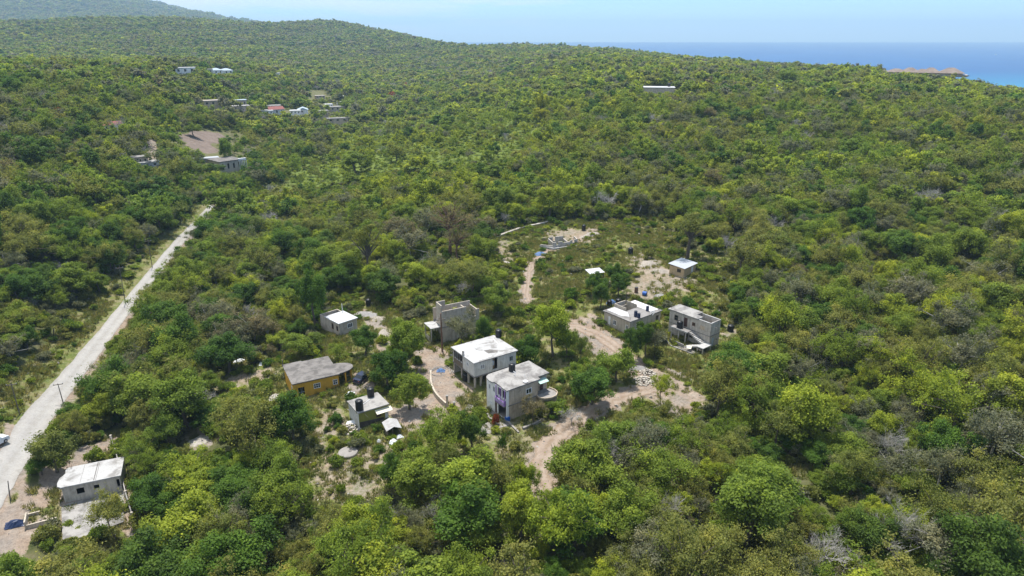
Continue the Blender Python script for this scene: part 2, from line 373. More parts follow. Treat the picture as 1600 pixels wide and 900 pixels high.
def masks(x,y):
    """dirt, clear, field, road distance and side (positive: left of the road going away)"""
    x=np.asarray(x,float); y=np.asarray(y,float); sh=x.shape; x=x.ravel(); y=y.ravel()
    dirt=np.zeros(x.size); clear=np.zeros(x.size); field=np.zeros(x.size); rd=np.full(x.size,1e3)
    r=np.hypot(x,y); near=r<330; X,Y=x[near],y[near]
    if X.size:
        w=1.3*np.sin(X*.9+1.3*np.sin(Y*.5))*np.sin(Y*.8+X*.23)+.8*np.sin(X*2.1+Y*1.3)
        cl=np.full(X.size,-1e3)
        for p in CLEAR: cl=np.maximum(cl,sdf(p,X,Y))
        cc=sm(cl+w,-1.5,1.5); dd=np.zeros(X.size)
        for p,s in DIRT: dd=np.maximum(dd,s*sm(sdf(p,X,Y)+w,-1.2,1.4))
        for l,wd in TRKS:
            q=pdist(l,X,Y); dd=np.maximum(dd,sm(-q+w*.5,-wd*.5-1.6,-wd*.5+.5)); cc=np.maximum(cc,sm(-q+w*.4,-wd*.5-2.2,-wd*.5-.6))
        R_=pdist(ROADS,X,Y); rd[near]=R_
        side=X-np.interp(Y,ROADS[:,1],ROADS[:,0])<0
        dd=np.maximum(dd,np.where(side,np.where(Y<100,.75,.35)*sm(-R_+w*.4,-4.2,-2.6),.7*sm(-R_+w*.3,-3.9,-2.4)))
        cc=np.maximum(cc,np.where(side,sm(-R_+w,-10+5*sm(Y,150,210),-7+3.5*sm(Y,150,210)),sm(-R_+w*.4,-4.6,-3.2)))
        dirt[near]=dd; clear[near]=cc
    far=(r>200)&(r<900); X,Y=x[far],y[far]
    if X.size:
        m=np.full(X.size,-1e3); f=np.full(X.size,-1e3)
        for p in MEADOW: m=np.maximum(m,sdf(p,X,Y))
        for p in FIELD: f=np.maximum(f,sdf(p,X,Y))
        w=5*np.sin(X*.13+Y*.07)*np.sin(Y*.17)+3*np.sin(X*.31)*np.sin(Y*.27+X*.1)
        clear[far]=np.maximum(clear[far],sm(m+w*.6,-2,2)); field[far]=sm(f+w*.6,-2,2)
        for l in FAR_PATH: dirt[far]=np.maximum(dirt[far],sm(-pdist(l,X,Y),-2.4,-1.0))
    return [a.reshape(sh) for a in (dirt,clear,field,rd)]

# ------------------------------------------------------------------ ground sheet
def ground():
    th=np.linspace(rad(-62),rad(62),940)
    r=np.concatenate([np.geomspace(6,52,26)[:-1],np.geomspace(52,260,400)[:-1],np.geomspace(260,7600,345)])
    T,Rr=np.meshgrid(th,r); x=Rr*np.sin(T); y=Rr*np.cos(T); z=height(x,y)
    nr,nt_=x.shape
    d,c,f,rd=masks(x,y)
    z=z+np.where(Rr<330,.10*np.sin(x*1.1+.8*np.sin(y*.9))*np.sin(y*1.2+x*.3)*(1-sm(-rd,-4,-2.5)),0)*0
    idx=np.arange(nr*nt_).reshape(nr,nt_)
    fc=np.stack([idx[:-1,:-1],idx[:-1,1:],idx[1:,1:],idx[1:,:-1]],-1).reshape(-1,4)[:,::-1]
    me=mesh_np('ground',np.stack([x,y,z],-1).reshape(-1,3),fc,4)
    th_=np.zeros_like(x); k=(Rr>150)&(Rr<900); th_[k]=thicket(x[k],y[k])
    for n,a in (('dirt',d),('clear',c),('field',f),('thicket',th_)):
        at_=me.attributes.new(n,'FLOAT','POINT'); at_.data.foreach_set('value',a.ravel().astype(np.float32))
    me.polygons.foreach_set('use_smooth',np.ones(len(me.polygons),bool))
    m,nt=new_mat('ground_soil'); g=nd(nt,'ShaderNodeNewGeometry').outputs['Position']
    A=lambda n: nd(nt,'ShaderNodeAttribute',attribute_name=n).outputs['Fac']
    n1=noise(nt,g,.35,6,.65); n2=noise(nt,g,1.7,6,.7); n3=noise(nt,g,.06,4,.6)
    n4=noise(nt,g,6.0,4,.7)
    floor=ramp(nt,n1,[(.3,(.05,.062,.02)),(.5,(.10,.10,.042)),(.68,(.17,.145,.09))])
    floor=mixc(nt,ramp(nt,n3,[(.4,0),(.62,.5)]),floor,(.075,.09,.03))
    ry=nd(nt,'ShaderNodeVectorMath',{0:g},operation='LENGTH').outputs['Value']
    floor=mixc(nt,nd(nt,'ShaderNodeMapRange',{0:ry,1:200.0,2:330.0}).outputs[0],floor,ramp(nt,n1,[(.3,(.085,.11,.028)),(.6,(.125,.135,.045)),(.75,(.15,.14,.07))]))
    past=ramp(nt,n1,[(.35,(.10,.11,.04)),(.65,(.155,.14,.075))])
    grass=ramp(nt,n1,[(.3,(.085,.115,.025)),(.45,(.135,.155,.04)),(.58,(.20,.18,.08)),(.72,(.27,.23,.15))])
    grass=mixc(nt,.6,grass,ramp(nt,n2,[(.3,(.45,.5,.4)),(.5,(1,1,1)),(.72,(1.25,1.22,1.15))]),'MULTIPLY')
    dcol=ramp(nt,n1,[(.3,(.25,.185,.135)),(.5,(.285,.222,.172)),(.7,(.32,.27,.222))])
    dcol=mixc(nt,ramp(nt,noise(nt,g,.16,5,.65,.6),[(.44,0),(.6,.75)]),dcol,(.235,.21,.185))
    dcol=mixc(nt,.85,dcol,ramp(nt,n2,[(.28,(.55,.53,.5)),(.5,(.98,.97,.96)),(.75,(1.3,1.28,1.24))]),'MULTIPLY')
    fld=ramp(nt,n1,[(.35,(.15,.115,.092)),(.65,(.21,.165,.135))])
    def edge(n,w=.45):
        # worn, uneven edges
        s=nd(nt,'ShaderNodeMath',{0:n2,1:.5},operation='SUBTRACT'); s2=nd(nt,'ShaderNodeMath',{0:s.outputs[0],1:w*2.4},operation='MULTIPLY')
        a=nd(nt,'ShaderNodeMath',{0:A(n),1:s2.outputs[0]},operation='ADD'); return ramp(nt,a.outputs[0],[(.34,0),(.66,1)])
    floor=mixc(nt,A('thicket'),floor,ramp(nt,n2,[(.3,(.075,.11,.022)),(.5,(.125,.165,.032)),(.66,(.165,.19,.05)),(.8,(.20,.18,.09))]))
    grass=mixc(nt,nd(nt,'ShaderNodeMapRange',{0:ry,1:240.0,2:320.0}).outputs[0],grass,past)
    col=mixc(nt,edge('clear',.3),floor,grass); col=mixc(nt,edge('field',.15),col,fld); col=mixc(nt,edge('dirt'),col,dcol)
    col=mixc(nt,.5,col,ramp(nt,n4,[(.3,(.6,.6,.6)),(.5,(1,1,1)),(.7,(1.2,1.2,1.2))]),'MULTIPLY')
    finish(nt,col,.95,.1,n2,.6,.25)
    me.materials.append(m); o=bpy.data.objects.new('ground',me); COL.objects.link(o); o['kind']='structure'; return o
ground()
def strip(name,line,w,mat,dz,jag=.35,nx=7,taper=None):
    """a sheet laid along a line, with uneven edges"""
    line=np.array(line); n=len(line); t=np.gradient(line,axis=0); t/=np.linalg.norm(t,axis=1)[:,None]+1e-9
    nm=np.stack([t[:,1],-t[:,0]],1); vs=[]
    ja=np.convolve(RNG.normal(0,jag,n+8),np.ones(5)/3,'same')[4:-4]; jb=np.convolve(RNG.normal(0,jag,n+8),np.ones(5)/3,'same')[4:-4]
    for i in range(n):
        q=1.0 if taper is None else float(np.interp(i/(n-1),[taper[0],1],[1,taper[1]])); a=-w/2*q+ja[i]; b=w/2*q+jb[i]
        for k in range(nx):
            p=line[i]+nm[i]*(a+(b-a)*k/(nx-1)); vs.append((p[0],p[1],gz(*p)+dz))
    idx=np.arange(n*nx).reshape(n,nx)
    fc=np.stack([idx[:-1,:-1],idx[:-1,1:],idx[1:,1:],idx[1:,:-1]],-1).reshape(-1,4)
    me=mesh_np(name,np.array(vs),fc,4)
    uv=me.attributes.new('across','FLOAT','POINT'); uv.data.foreach_set('value',np.tile(np.linspace(-1,1,nx),n).astype(np.float32))
    me.materials.append(mat); o=bpy.data.objects.new(name,me); COL.objects.link(o); o['kind']='structure'; return o
def mat_way(name,a,b,rut,wheel):
    m,nt=new_mat(name); g=nd(nt,'ShaderNodeNewGeometry').outputs['Position']
    n1=noise(nt,g,.5,6,.65); n2=noise(nt,g,3.5,5,.7)
    col=ramp(nt,n1,[(.32,b),(.62,a)])
    ac=nd(nt,'ShaderNodeAttribute',attribute_name='across').outputs['Fac']
    ab=nd(nt,'ShaderNodeMath',{0:ac},operation='ABSOLUTE').outputs[0]
    nn=nd(nt,'ShaderNodeMath',{0:noise(nt,g,.9,4),1:.5},operation='SUBTRACT').outputs[0]
    ab=nd(nt,'ShaderNodeMath',{0:ab,1:nn},operation='ADD').outputs[0]
    col=mixc(nt,wheel,col,ramp(nt,ab,[(.0,rut),(.3,(1,1,1)),(.65,(1.08,1.06,1.04)),(.95,rut)]),'MULTIPLY')
    col=mixc(nt,.6,col,ramp(nt,n2,[(.28,(.68,.66,.64)),(.5,(1,1,1)),(.75,(1.15,1.14,1.12))]),'MULTIPLY')
    finish(nt,col,.95,.12,n2,.4,.06); return m
M['road']=mat_way('gravelled_asphalt',(.36,.345,.32),(.315,.30,.28),(.86,.84,.81),.7)
M['track']=mat_way('track_marl',(.31,.25,.20),(.26,.198,.152),(.78,.72,.62),.8)
tag(strip('road',smooth(ROAD,30),4.2,M['road'],.05,.09,taper=(.30,.38)),'pale gravelled road running straight up the valley at the left',None)
for (px,w,lab),(l,_) in zip(TRACKS,TRK): tag(strip('dirt_track',smooth(l,16),w,M['track'],.045,.28),lab)
# the sea
mb=MB(); mb.v=[(-16000,500,SEA),(16000,500,SEA),(16000,15000,SEA),(-16000,15000,SEA)]; mb.f=[(0,1,2,3)]
m,nt=new_mat('sea_water'); g=nd(nt,'ShaderNodeNewGeometry').outputs['Position']
mp=nd(nt,'ShaderNodeMapping',{'Vector':g,'Scale':(1,.35,1)})
nn=noise(nt,mp.outputs[0],.004,5,.6); n2=noise(nt,mp.outputs[0],.06,4,.6)
sy=nd(nt,'ShaderNodeSeparateXYZ',{'Vector':g}).outputs[1]
shore=nd(nt,'ShaderNodeMapRange',{0:sy,1:1300.0,2:2600.0}).outputs[0]
deep=ramp(nt,nn,[(.35,(.003,.060,.185)),(.65,(.004,.080,.225))])
col=mixc(nt,ramp(nt,shore,[(0,1),(.35,.55),(1,0)]),deep,(.02,.25,.36))
finish(nt,col,.45,.22,n2,.35,1.0)
tag(mb.build('sea',m),kind='structure')

OPEN=[np.array(p,float) for p in [
 [(1030,594),(1012,622),(960,642),(925,657),(902,672),(876,700),(862,745),(858,770),(828,768),(830,730),(848,690),(880,658),(940,628),(985,606)],
 [(880,498),(935,490),(950,520),(988,545),(980,575),(930,562),(905,530)],
 [(640,545),(702,538),(716,580),(735,612),(712,642),(690,652),(660,672),(628,676),(606,645),(650,632),(668,610),(650,580)],
 [(752,640),(790,652),(868,640),(860,690),(800,722),(765,700),(755,670)],
 [(-5,805),(40,772),(95,735),(172,690),(186,712),(192,745),(200,800),(190,820),(98,852),(60,838),(-5,885)],
 [(485,700),(560,690),(632,690),(625,735),(590,782),(560,798),(505,792),(480,755)],
 [(-5,800),(-5,715),(20,680),(52,640),(98,590),(155,512),(205,457),(255,397),(298,349),(304,346),(300,352),(259,402),(209,462),(168,524),(112,590),(90,630),(52,680),(26,735)],
 [(286,212),(338,208),(332,230),(297,232)],
 [(770,352),(1030,337),(1105,395),(1150,425),(1050,470),(960,475),(900,470),(830,470),(785,420)],
 [(437,560),(556,560),(560,600),(500,622),(455,618)],[(538,612),(612,612),(612,655),(562,680),(540,668)],[(497,484),(560,484),(560,520),(530,533),(497,518)],[(660,474),(756,474),(756,530),(700,545),(660,520)],
 [(700,522),(812,522),(812,560),(745,603),(702,570)],[(754,565),(880,565),(882,625),(792,656),(756,645)],[(938,468),(1040,468),(1040,500),(985,525),(940,518)],[(1038,472),(1132,472),(1132,530),(1115,548),(1040,552)],[(1042,402),(1098,402),(1098,444),(1046,440)],
 [(1040,604),(1105,592),(1122,636),(1062,652)],[(330,602),(425,566),(440,600),(420,622),(345,614)],[(440,640),(500,640),(505,690),(480,700)],
 [(676,348),(722,346),(722,402),(690,404)],
 [(540,588),(582,582),(592,608),(552,622),(535,610)],
 [(276, 107), (298, 107), (298, 113.0), (276, 113.0)],[(330, 107), (360, 107), (360, 113.0), (330, 113.0)],[(428, 111), (438, 111), (438, 115.4), (428, 115.4)],[(322, 162), (343, 162), (343, 166.4), (322, 166.4)],[(370, 164), (384, 164), (384, 170.1), (370, 170.1)],[(414, 167), (440, 167), (440, 174.7), (414, 174.7)],[(456, 171), (480, 171), (480, 177.1), (456, 177.1)],[(496, 178), (510, 178), (510, 182.4), (496, 182.4)],[(512, 168), (538, 168), (538, 172.9), (512, 172.9)],[(520, 188), (538, 188), (538, 192.4), (520, 192.4)],[(486, 142), (510, 142), (510, 150.8), (486, 150.8)],[(214, 250), (246, 250), (246, 256.1), (214, 256.1)],[(320,245),(370,245),(372,266),(345,266),(322,254)],[(1006, 135), (1054, 135), (1054, 141.1), (1006, 141.1)],[(1387, 104), (1480, 104), (1480, 111.2), (1387, 111.2)],[(232,216),(243,216),(243,250),(232,250)],
 [(1032,540),(1115,542),(1110,562),(1048,566)],[(762,636),(796,640),(796,660),(764,664)],[(616,430),(646,430),(646,442),(616,442)],[(298,674),(326,674),(330,700),(302,702)],[(360,556),(384,556),(384,570),(360,570)],[(404,564),(414,564),(414,578),(404,578)],
 [(566,460),(588,460),(588,480),(566,480)],[(904,346),(922,346),(922,362),(904,362)],[(975,382),(998,382),(998,400),(975,400)],[(1132,505),(1152,505),(1152,520),(1132,520)],[(530,700),(558,700),(558,716),(530,716)],[(14,810),(42,810),(42,828),(14,828)],[(988,575),(1020,575),(1022,612),(990,606)],[(84,597),(104,597),(104,628),(84,628)],[(1222,728),(1250,722),(1262,742),(1235,752)],
 ]]
def pip(poly,x,y):
    ins=np.zeros(x.shape,bool); n=len(poly)
    for i in range(n):
        ax,ay=poly[i]; bx,by=poly[(i+1)%n]; ins^=((ay>y)!=(by>y))&(x<ax+(y-ay)/(by-ay+1e-12)*(bx-ax))
    return ins
_LAT=np.array([math.sin(0),0,0])
def blocks_view(x,y,z,R,H,polys=None):
    """would a plant this big hide one of the clear spots, seen from the air where the picture was taken"""
    out=np.zeros(x.shape,bool); r=np.hypot(x,y); tx,ty=y/r,-x/r
    for s,h in ((0,.97),(0,.7),(.8,.6),(-.8,.6),(.55,.85),(-.55,.85),(0,.35),(0,.05)):
        u,v,_=project(x+tx*R*s,y+ty*R*s,z+H*h)
        for p in (polys or OPEN): out|=pip(p,u,v)
    return out

# ------------------------------------------------------------------ houses
class House:
    """local frame: origin under the front roof corner, x along the right-hand front, y along the left-hand front, z=0 at the ground"""
    def __init__(s,name,label,cat,Fp,Lp,Rp,gp,h,ang=None,group=None):
        g=at(*gp); s.z=g.z; s.h=h
        a,l,r=[atz(*q,g.z+h) for q in (Fp,Lp,Rp)]
        dx=math.atan2(r.y-a.y,r.x-a.x); dy=math.atan2(l.y-a.y,l.x-a.x)-math.pi/2
        k=(dx+dy)/2 if ang is None else ang
        s.wx=(r-a).length; s.wy=(l-a).length; s.k=k
        s.root=tag(empty(name,(a.x,a.y,g.z),k),label,cat,group)
    def loc(s,p):
        d=p-s.root.location; c,n=math.cos(s.k),math.sin(s.k)
        return Vector((d.x*c+d.y*n,-d.x*n+d.y*c,d.z))
    def world(s,x,y,z=0):
        c,n=math.cos(s.k),math.sin(s.k); o=s.root.location
        return Vector((o.x+x*c-y*n,o.y+x*n+y*c,o.z+z))
    def px(s,u,v,z): return s.loc(atz(u,v,s.z+z))
    def part(s,name,mat,mb,label=None,parent=None):
        o=mb.build(name,mat,parent or s.root)
        if label: o['label']=label
        return o
    def side(s,sd,ov=.25,x0=None,x1=None,y0=None,y1=None):
        X0=ov if x0 is None else x0; X1=s.wx-ov if x1 is None else x1; Y0=ov if y0 is None else y0; Y1=s.wy-ov if y1 is None else y1
        return {'f':((X0,Y0),(X1,Y0)),'r':((X1,Y0),(X1,Y1)),'b':((X1,Y1),(X0,Y1)),'l':((X0,Y1),(X0,Y0))}[sd]
    def walls(s,mat,z0,z1,holes={},ov=.25,th=.2,name='wall',label=None,**kw):
        mb=MB()
        for sd in 'frbl':
            p0,p1=s.side(sd,ov,**kw); L=math.hypot(p1[0]-p0[0],p1[1]-p0[1]); d=((p1[0]-p0[0])/L,(p1[1]-p0[1])/L)
            hs=list(holes.get(sd,()))
            if sd in 'rl':
                p0=(p0[0]+d[0]*th,p0[1]+d[1]*th); p1=(p1[0]-d[0]*th,p1[1]-d[1]*th); hs=[(a-th,b-th,c,e) for a,b,c,e in hs]
            mb.wall(p0,p1,z0,z1,th,hs)
        return s.part(name,mat,mb,label)
    def window(s,sd,s0,s1,z0,z1,frame='frame_w',mull=1,rail=0,ov=.25,label=None,**kw):
        p0,p1=s.side(sd,ov,**kw); L=math.hypot(p1[0]-p0[0],p1[1]-p0[1]); d=((p1[0]-p0[0])/L,(p1[1]-p0[1])/L)
        mb=MB(); t=.07; n0,n1=-.03,.09
        mb.obox(p0,d,s0-.02,s1+.02,n0,n1,z0-.03,z0+t).obox(p0,d,s0-.02,s1+.02,n0,n1,z1-t,z1+.03)
        mb.obox(p0,d,s0-.02,s0+t,n0,n1,z0+t,z1-t).obox(p0,d,s1-t,s1+.02,n0,n1,z0+t,z1-t)
        for i in range(mull):
            c=s0+(s1-s0)*(i+1)/(mull+1); mb.obox(p0,d,c-.03,c+.03,n0+.01,n1,z0+t,z1-t)
        for i in range(rail):
            c=z0+(z1-z0)*(i+1)/(rail+1); mb.obox(p0,d,s0+t,s1-t,n0+.02,n1-.01,c-.025,c+.025)
        w=s.part('window',M[frame],mb,label)
        s.part('pane',M['glass'],MB().obox(p0,d,s0+t*.5,s1-t*.5,.05,.07,z0+t*.5,z1-t*.5),None,w)
        return w
    def door(s,sd,s0,s1,z0,z1,mat,ov=.25,label=None,**kw):
        p0,p1=s.side(sd,ov,**kw); L=math.hypot(p1[0]-p0[0],p1[1]-p0[1]); d=((p1[0]-p0[0])/L,(p1[1]-p0[1])/L)
        o=s.part('door',M[mat],MB().obox(p0,d,s0+.01,s1-.01,.05,.1,z0+.01,z1-.01),label)
        s.part('handle',M['black_dull'],MB().obox(p0,d,s1-.16,s1-.1,.01,.045,(z0+z1)/2-.06,(z0+z1)/2+.06),None,o)
        return o
    def floor_slab(s,mat='void',z=.02,ov=.5): return s.part('floor_slab',M[mat],MB().box(ov,s.wx-ov,ov,s.wy-ov,z-.2,z))

def tank(loc,dia,h,label,group='black water tanks',tall=True):
    """ribbed plastic water tank with a domed top and a screw lid"""
    t=tag(empty('water_tank',loc,random.random()*6),label,'water tank',group)
    r=dia/2; pr=[(r*.98,0),(r,.04*h)]; nb=5
    for i in range(nb):
        z0=.06*h+i*.145*h; pr+=[(r,z0+.02*h),(r*.955,z0+.035*h),(r*.955,z0+.06*h),(r,z0+.075*h),(r,z0+.13*h)]
    pr+=[(r,.80*h),(r*.93,.86*h),(r*.70,.925*h),(r*.38,.95*h)]
    MB().lathe(0,0,pr,20).build('tank_body',M['black'],t,True)
    MB().lathe(0,0,[(r*.34,.945*h),(r*.34,.995*h),(r*.28,h*1.01)],14).build('lid',M['black_dull'],t)
    return t

# -- house with the purple balcony
H1=House('two_storey_house','two storey concrete house with a purple balcony and rounded pale flat roof','house',(792,611),(754,588),(866,587),(793,652),5.8)
wx,wy=H1.wx,H1.wy; xr=6.75
ho={'l':[(.75,1.3,3.75,4.75),(2.0,2.65,3.75,4.8),(1.0,1.9,1.1,1.6),(2.55,3.15,0,2.0),(3.45,5.75,.05,2.45),(3.4,4.45,3.75,5.25),(4.65,5.75,3.75,5.25)],'f':[(4.15,5.3,3.65,4.65)]}
mb=MB()
p0,p1=H1.side('l'); mb.wall((p0[0],p0[1]-.2),(p1[0],p1[1]+.2),-.8,5.64,.2,[(a-.2,b-.2,c,e) for a,b,c,e in ho['l']])
w=H1.part('wall',M['white_paint'],mb,'white painted front wall')
mb=MB(); mb.wall((.25,.25),(xr,.25),-1.0,5.64,.2,[(a-.25,b-.25,c,e) for a,b,c,e in ho['f']])
mb.wall((xr,.25),(xr,1.2),-1.0,5.64,.2).wall((xr,1.2),(wx-.25,1.2),-1,5.3,.2,[(1.05,1.85,2.75,4.75)]).wall((wx-.25,1.4),(wx-.25,wy-.45),-1,5.3,.2).wall((wx-.25,wy-.25),(.25,wy-.25),-1,5.64,.2)
H1.part('wall',M['block_tan'],mb,'bare tan block side wall')
H1.part('ledge',M['roof_mid'],MB().box(.45,xr-.1,.17,.245,2.62,2.80))
H1.part('roof',M['roof_pale'],MB().prism([(0,0),(xr+.25,0),(xr+.35,.85),(wx,.85),(wx,wy),(.9,wy),(.25,wy-.35),(-.1,wy-.9),(-.3,wy-1.9),(-.25,wy-2.7),(.12,wy-3.0),(.12,2.4),(-.05,1.0)],5.642,5.84))
H1.part('floor_slab',M['roof_mid'],MB().box(.46,wx-.5,.46,wy-.5,2.6,2.8))
H1.part('floor_slab',M['path'],MB().box(-.6,xr,.5,wy-.5,-.6,.03))
b=MB().obox((.25,wy-.25),(0,-1),3.3,5.9,-.55,-.43,2.75,3.62).obox((.25,wy-.25),(0,-1),3.3,3.42,-.42,-.002,2.75,3.62).obox((.25,wy-.25),(0,-1),5.78,5.9,-.42,-.002,2.75,3.62)
bal=H1.part('balcony',M['purple'],b,'purple painted balcony front')
b=MB()
for i in range(9): b.obox((.25,wy-.25),(0,-1),3.5+i*.27,3.62+i*.27,-.6,-.552,2.95,3.5)
H1.part('baluster',M['lilac'],b,None,bal)
H1.part('balcony_floor',M['roof_mid'],MB().obox((.25,wy-.25),(0,-1),3.3,5.9,-.55,-.002,2.58,2.748),None,bal)
for c in (3.32,4.5,5.78): H1.part('pillar',M['purple'],MB().obox((.25,wy-.25),(0,-1),c,c+.13,-.40,-.27,3.62,5.64),None,bal)
H1.part('corner_post',M['blue'],MB().box(-.04,.62,-.04,.245,-.8,.75).box(-.04,.245,.245,.55,-.8,.75),'blue painted foot of the corner post')
H1.part('corner_post',M['white_paint'],MB().box(.0,.55,.2,.247,.75,5.64),'white corner post')
H1.window('l',.75,1.3,3.75,4.75); H1.window('l',2.0,2.65,3.75,4.8); H1.window('l',1.0,1.9,1.1,1.6,mull=0,rail=3)
H1.window('f',3.9+.0,5.05,3.65,4.65,mull=1); H1.door('l',2.55,3.15,0,2.0,'door_brown')
tp=[(xr-.4,.2),(xr-.5,-.7),(xr+.1,-1.5),(xr+1.2,-1.95),(xr+2.4,-1.8),(xr+3.3,-1.0),(xr+3.5,.0),(xr+3.2,1.15),(xr+.02,1.15),(xr+.02,.2)]
ter=H1.part('terrace',M['path'],MB().prism(tp,2.3,2.62),'rounded concrete terrace in front of the side door')
b=MB()
for q0,q1 in zip(tp[:7],tp[1:8]): b.wall(q0,q1,2.3,2.86,.13)
H1.part('parapet',M['block_tan'],b,None,ter)
H1.part('terrace_wall',M['block_tan'],MB().wall((xr-.3,-.5),(xr+1.1,-1.6),-1.2,2.298,.2).wall((xr+1.1,-1.6),(xr+2.9,-1.2),-1.2,2.298,.2).wall((xr+2.9,-1.2),(xr+3.2,.9),-1.2,2.298,.2),None,ter)
H1.part('awning',M['green_sheet'],MB().prism([(xr+.25,.0),(xr+2.15,.0),(xr+2.15,1.19),(xr+.25,1.19)],[4.78,4.78,5.1,5.1],[4.82,4.82,5.14,5.14]),'pale green awning above the side door')
H1.part('door',M['door_brown'],MB().box(xr+1.07,xr+1.83,1.25,1.3,2.64,4.74),'dark brown side door')
tank(H1.px(800,579,5.84) and H1.world(*H1.px(800,579,5.84)),1.15,1.45,'black water tank with a cluttered top on the balcony house roof')
q=H1.world(*H1.px(821,597,5.84)); s_=tag(empty('satellite_dish',q,rad(200)),'small white satellite dish on the balcony house roof','satellite dish')
MB().tube([(0,0,0),(0,0,.7)],[.03,.03]).build('mast',M['rim'],s_)
MB().lathe(0,0,[(.02,0),(.25,.05),(.42,.16),(.44,.18)],14).build('dish',M['frame_w'],s_); s_.children[1].location=(0,.05,.8); s_.children[1].rotation_euler=(rad(55),0,0)

# -- big white roofed house on stilts
H2=House('raised_house','raised pale blue house with the wide white painted roof and open ground floor','house',(740,568),(701,543),(812,549),(744,600),5.2)
wx,wy=H2.wx,H2.wy
ho={'l':[(.3,3.6,3.35,4.75),(5.1,5.8,3.5,4.3)],'f':[(1.3,2.2,3.45,4.3),(3.9,5.0,2.6,4.9),(7.6,8.4,3.3,4.3)]}
H2.walls(M['pale_blue'],2.3,5.04,ho,ov=.3)
H2.part('roof',M['roof_white'],MB().box(0,wx,0,wy,5.042,5.22))
H2.part('roof_paint',M['roof_paint'],MB().prism([(.7,.5),(4.4,.6),(4.2,2.6),(3.2,4.4),(3.6,wy-.3),(.2,wy-.2),(.3,4.2),(1.0,3.9)],5.22,5.228),'bright white painted patch of the roof')
H2.part('roof_stain',M['roof_grey'],MB().prism([(4.4,2.0),(6.0,1.4),(6.6,2.2),(5.6,3.3),(4.3,3.5)],5.22,5.225),'grey weathered patch of the roof')
H2.part('floor_slab',M['roof_mid'],MB().box(.2,wx-.2,.2,wy-.2,2.08,2.298))
b=MB()
for x,y in ((.35,.35),(1.6,.35),(.35,2.6),(.35,5.0),(.35,wy-.6),(4.2,.35)): H2.part('stilt',M['block_grey'],MB().box(x,x+.3,y,y+.3,-1,2.08))
H2.part('lower_wall',M['block_grey'],MB().wall((4.6,.4),(wx-.4,.4),-1,2.08,.2).wall((wx-.4,.6),(wx-.4,wy-.6),-1,2.08,.2).wall((wx-.4,wy-.4),(.4,wy-.4),-1,2.08,.2).wall((3.2,wy-.62),(3.2,2.5),-1,2.08,.2))
b=MB(); b.obox((.3,wy-.3),(0,-1),.3,3.6,-.05,.0-.002,2.3,3.25)
ba=H2.part('balcony',M['timber'],b,'brown balcony front'); b=MB()
for i in range(5): H2.part('post',M['timber'],MB().obox((.3,wy-.3),(0,-1),.35+i*.78,.45+i*.78,-.04,.06,3.25,4.78),None,ba)
H2.part('chimney',M['block_grey'],MB().box(-.0,.32,3.75,4.1,5.222,6.15))
H2.window('l',5.1,5.8,3.5,4.3,rail=2,ov=.3); H2.window('f',1.3,2.2,3.45,4.3,rail=3,ov=.3); H2.window('f',7.6,8.4,3.3,4.3,frame='door_blue',ov=.3)
H2.part('water_heater',M['door_blue'],MB().lathe(4.45,.62,[(.25,3.4),(.28,3.45),(.28,4.15),(.2,4.3)],12))
H2.part('back_wall',M['ply'],MB().box(3.7,5.2,1.2,1.3,2.3,5.04))
tank(H2.world(*H2.px(779,526,5.22)),1.2,1.6,'black water tank at the back corner of the wide white roof')
tank(at(728,594),1.3,1.5,'black water tank in the shade under the raised house')

# -- yellow house
H3=House('yellow_house','single storey yellow house with a grey roof and a rounded porch','house',(456,601),(437,572),(532,586),(460,624),3.4)
wx,wy=H3.wx,H3.wy
ho={'f':[(.75,1.9,.35,2.35),(3.55,4.75,1.5,2.45),(7.05,7.85,1.4,2.4),(2.5,3.1,-.6,-.2)],'l':[(wy-2.5,wy-1.5,1.0,2.2)]}
H3.walls(M['ochre'],-1.6,3.24,ho,ov=.22)
ang=[(wx,4.6)]+[(wx+3.1*math.cos(a),2.45+2.15*math.sin(a)) for a in np.linspace(rad(75),rad(-75),13)]+[(wx,.3)]
H3.part('roof',M['roof_grey'],MB().prism([(0,0),(wx,0),(wx,.25)]+ang[::-1][1:-1]+[(wx,4.65),(wx,wy),(3.6,wy),(3.5,wy+.35),(.0,wy+.3)],3.242,3.42))
H3.part('gutter_pipe',M['pole'],MB().tube([(.1,wy-.1,3.4),(.1,wy-.1,4.5)],[.08,.08]))
H3.part('porch_floor',M['path'],MB().prism([(wx-.2,.3)]+ang[1:-1][::-1]+[(wx-.2,4.5)],-1.2,.25))
for a in (-65,-25,15,50): H3.part('porch_post',M['ochre'],MB().box(wx+2.75*math.cos(rad(a))-.12,wx+2.75*math.cos(rad(a))+.12,2.45+1.85*math.sin(rad(a))-.12,2.45+1.85*math.sin(rad(a))+.12,.25,3.24))
b=MB(); pr=[(wx+2.8*math.cos(a),2.45+1.95*math.sin(a)) for a in np.linspace(rad(-75),rad(30),9)]
for q0,q1 in zip(pr,pr[1:]): b.wall(q0,q1,.25,1.05,.1)
H3.part('porch_wall',M['ochre'],b)
ar=H3.part('archway',M['ochre'],MB().obox((.22,.22),(1,0),.5,.75,-.04,.0-.002,.35,2.6).obox((.22,.22),(1,0),1.9,2.15,-.04,-.002,.35,2.6).obox((.22,.22),(1,0),.5,2.15,-.04,-.002,2.35,2.62))
H3.part('grille',M['door_blue'],MB().obox((.22,.22),(1,0),1.28,1.34,.1,.15,.35,2.35).obox((.22,.22),(1,0),1.55,1.6,.1,.15,.35,2.35).obox((.22,.22),(1,0),.75,1.9,.1,.14,1.3,1.36),None,ar)
H3.window('f',3.55,4.75,1.5,2.45,mull=2,rail=1,ov=.22); H3.window('f',7.05,7.85,1.4,2.4,mull=1,rail=1,ov=.22); H3.window('l',wy-2.5,wy-1.5,1.0,2.2,ov=.22)
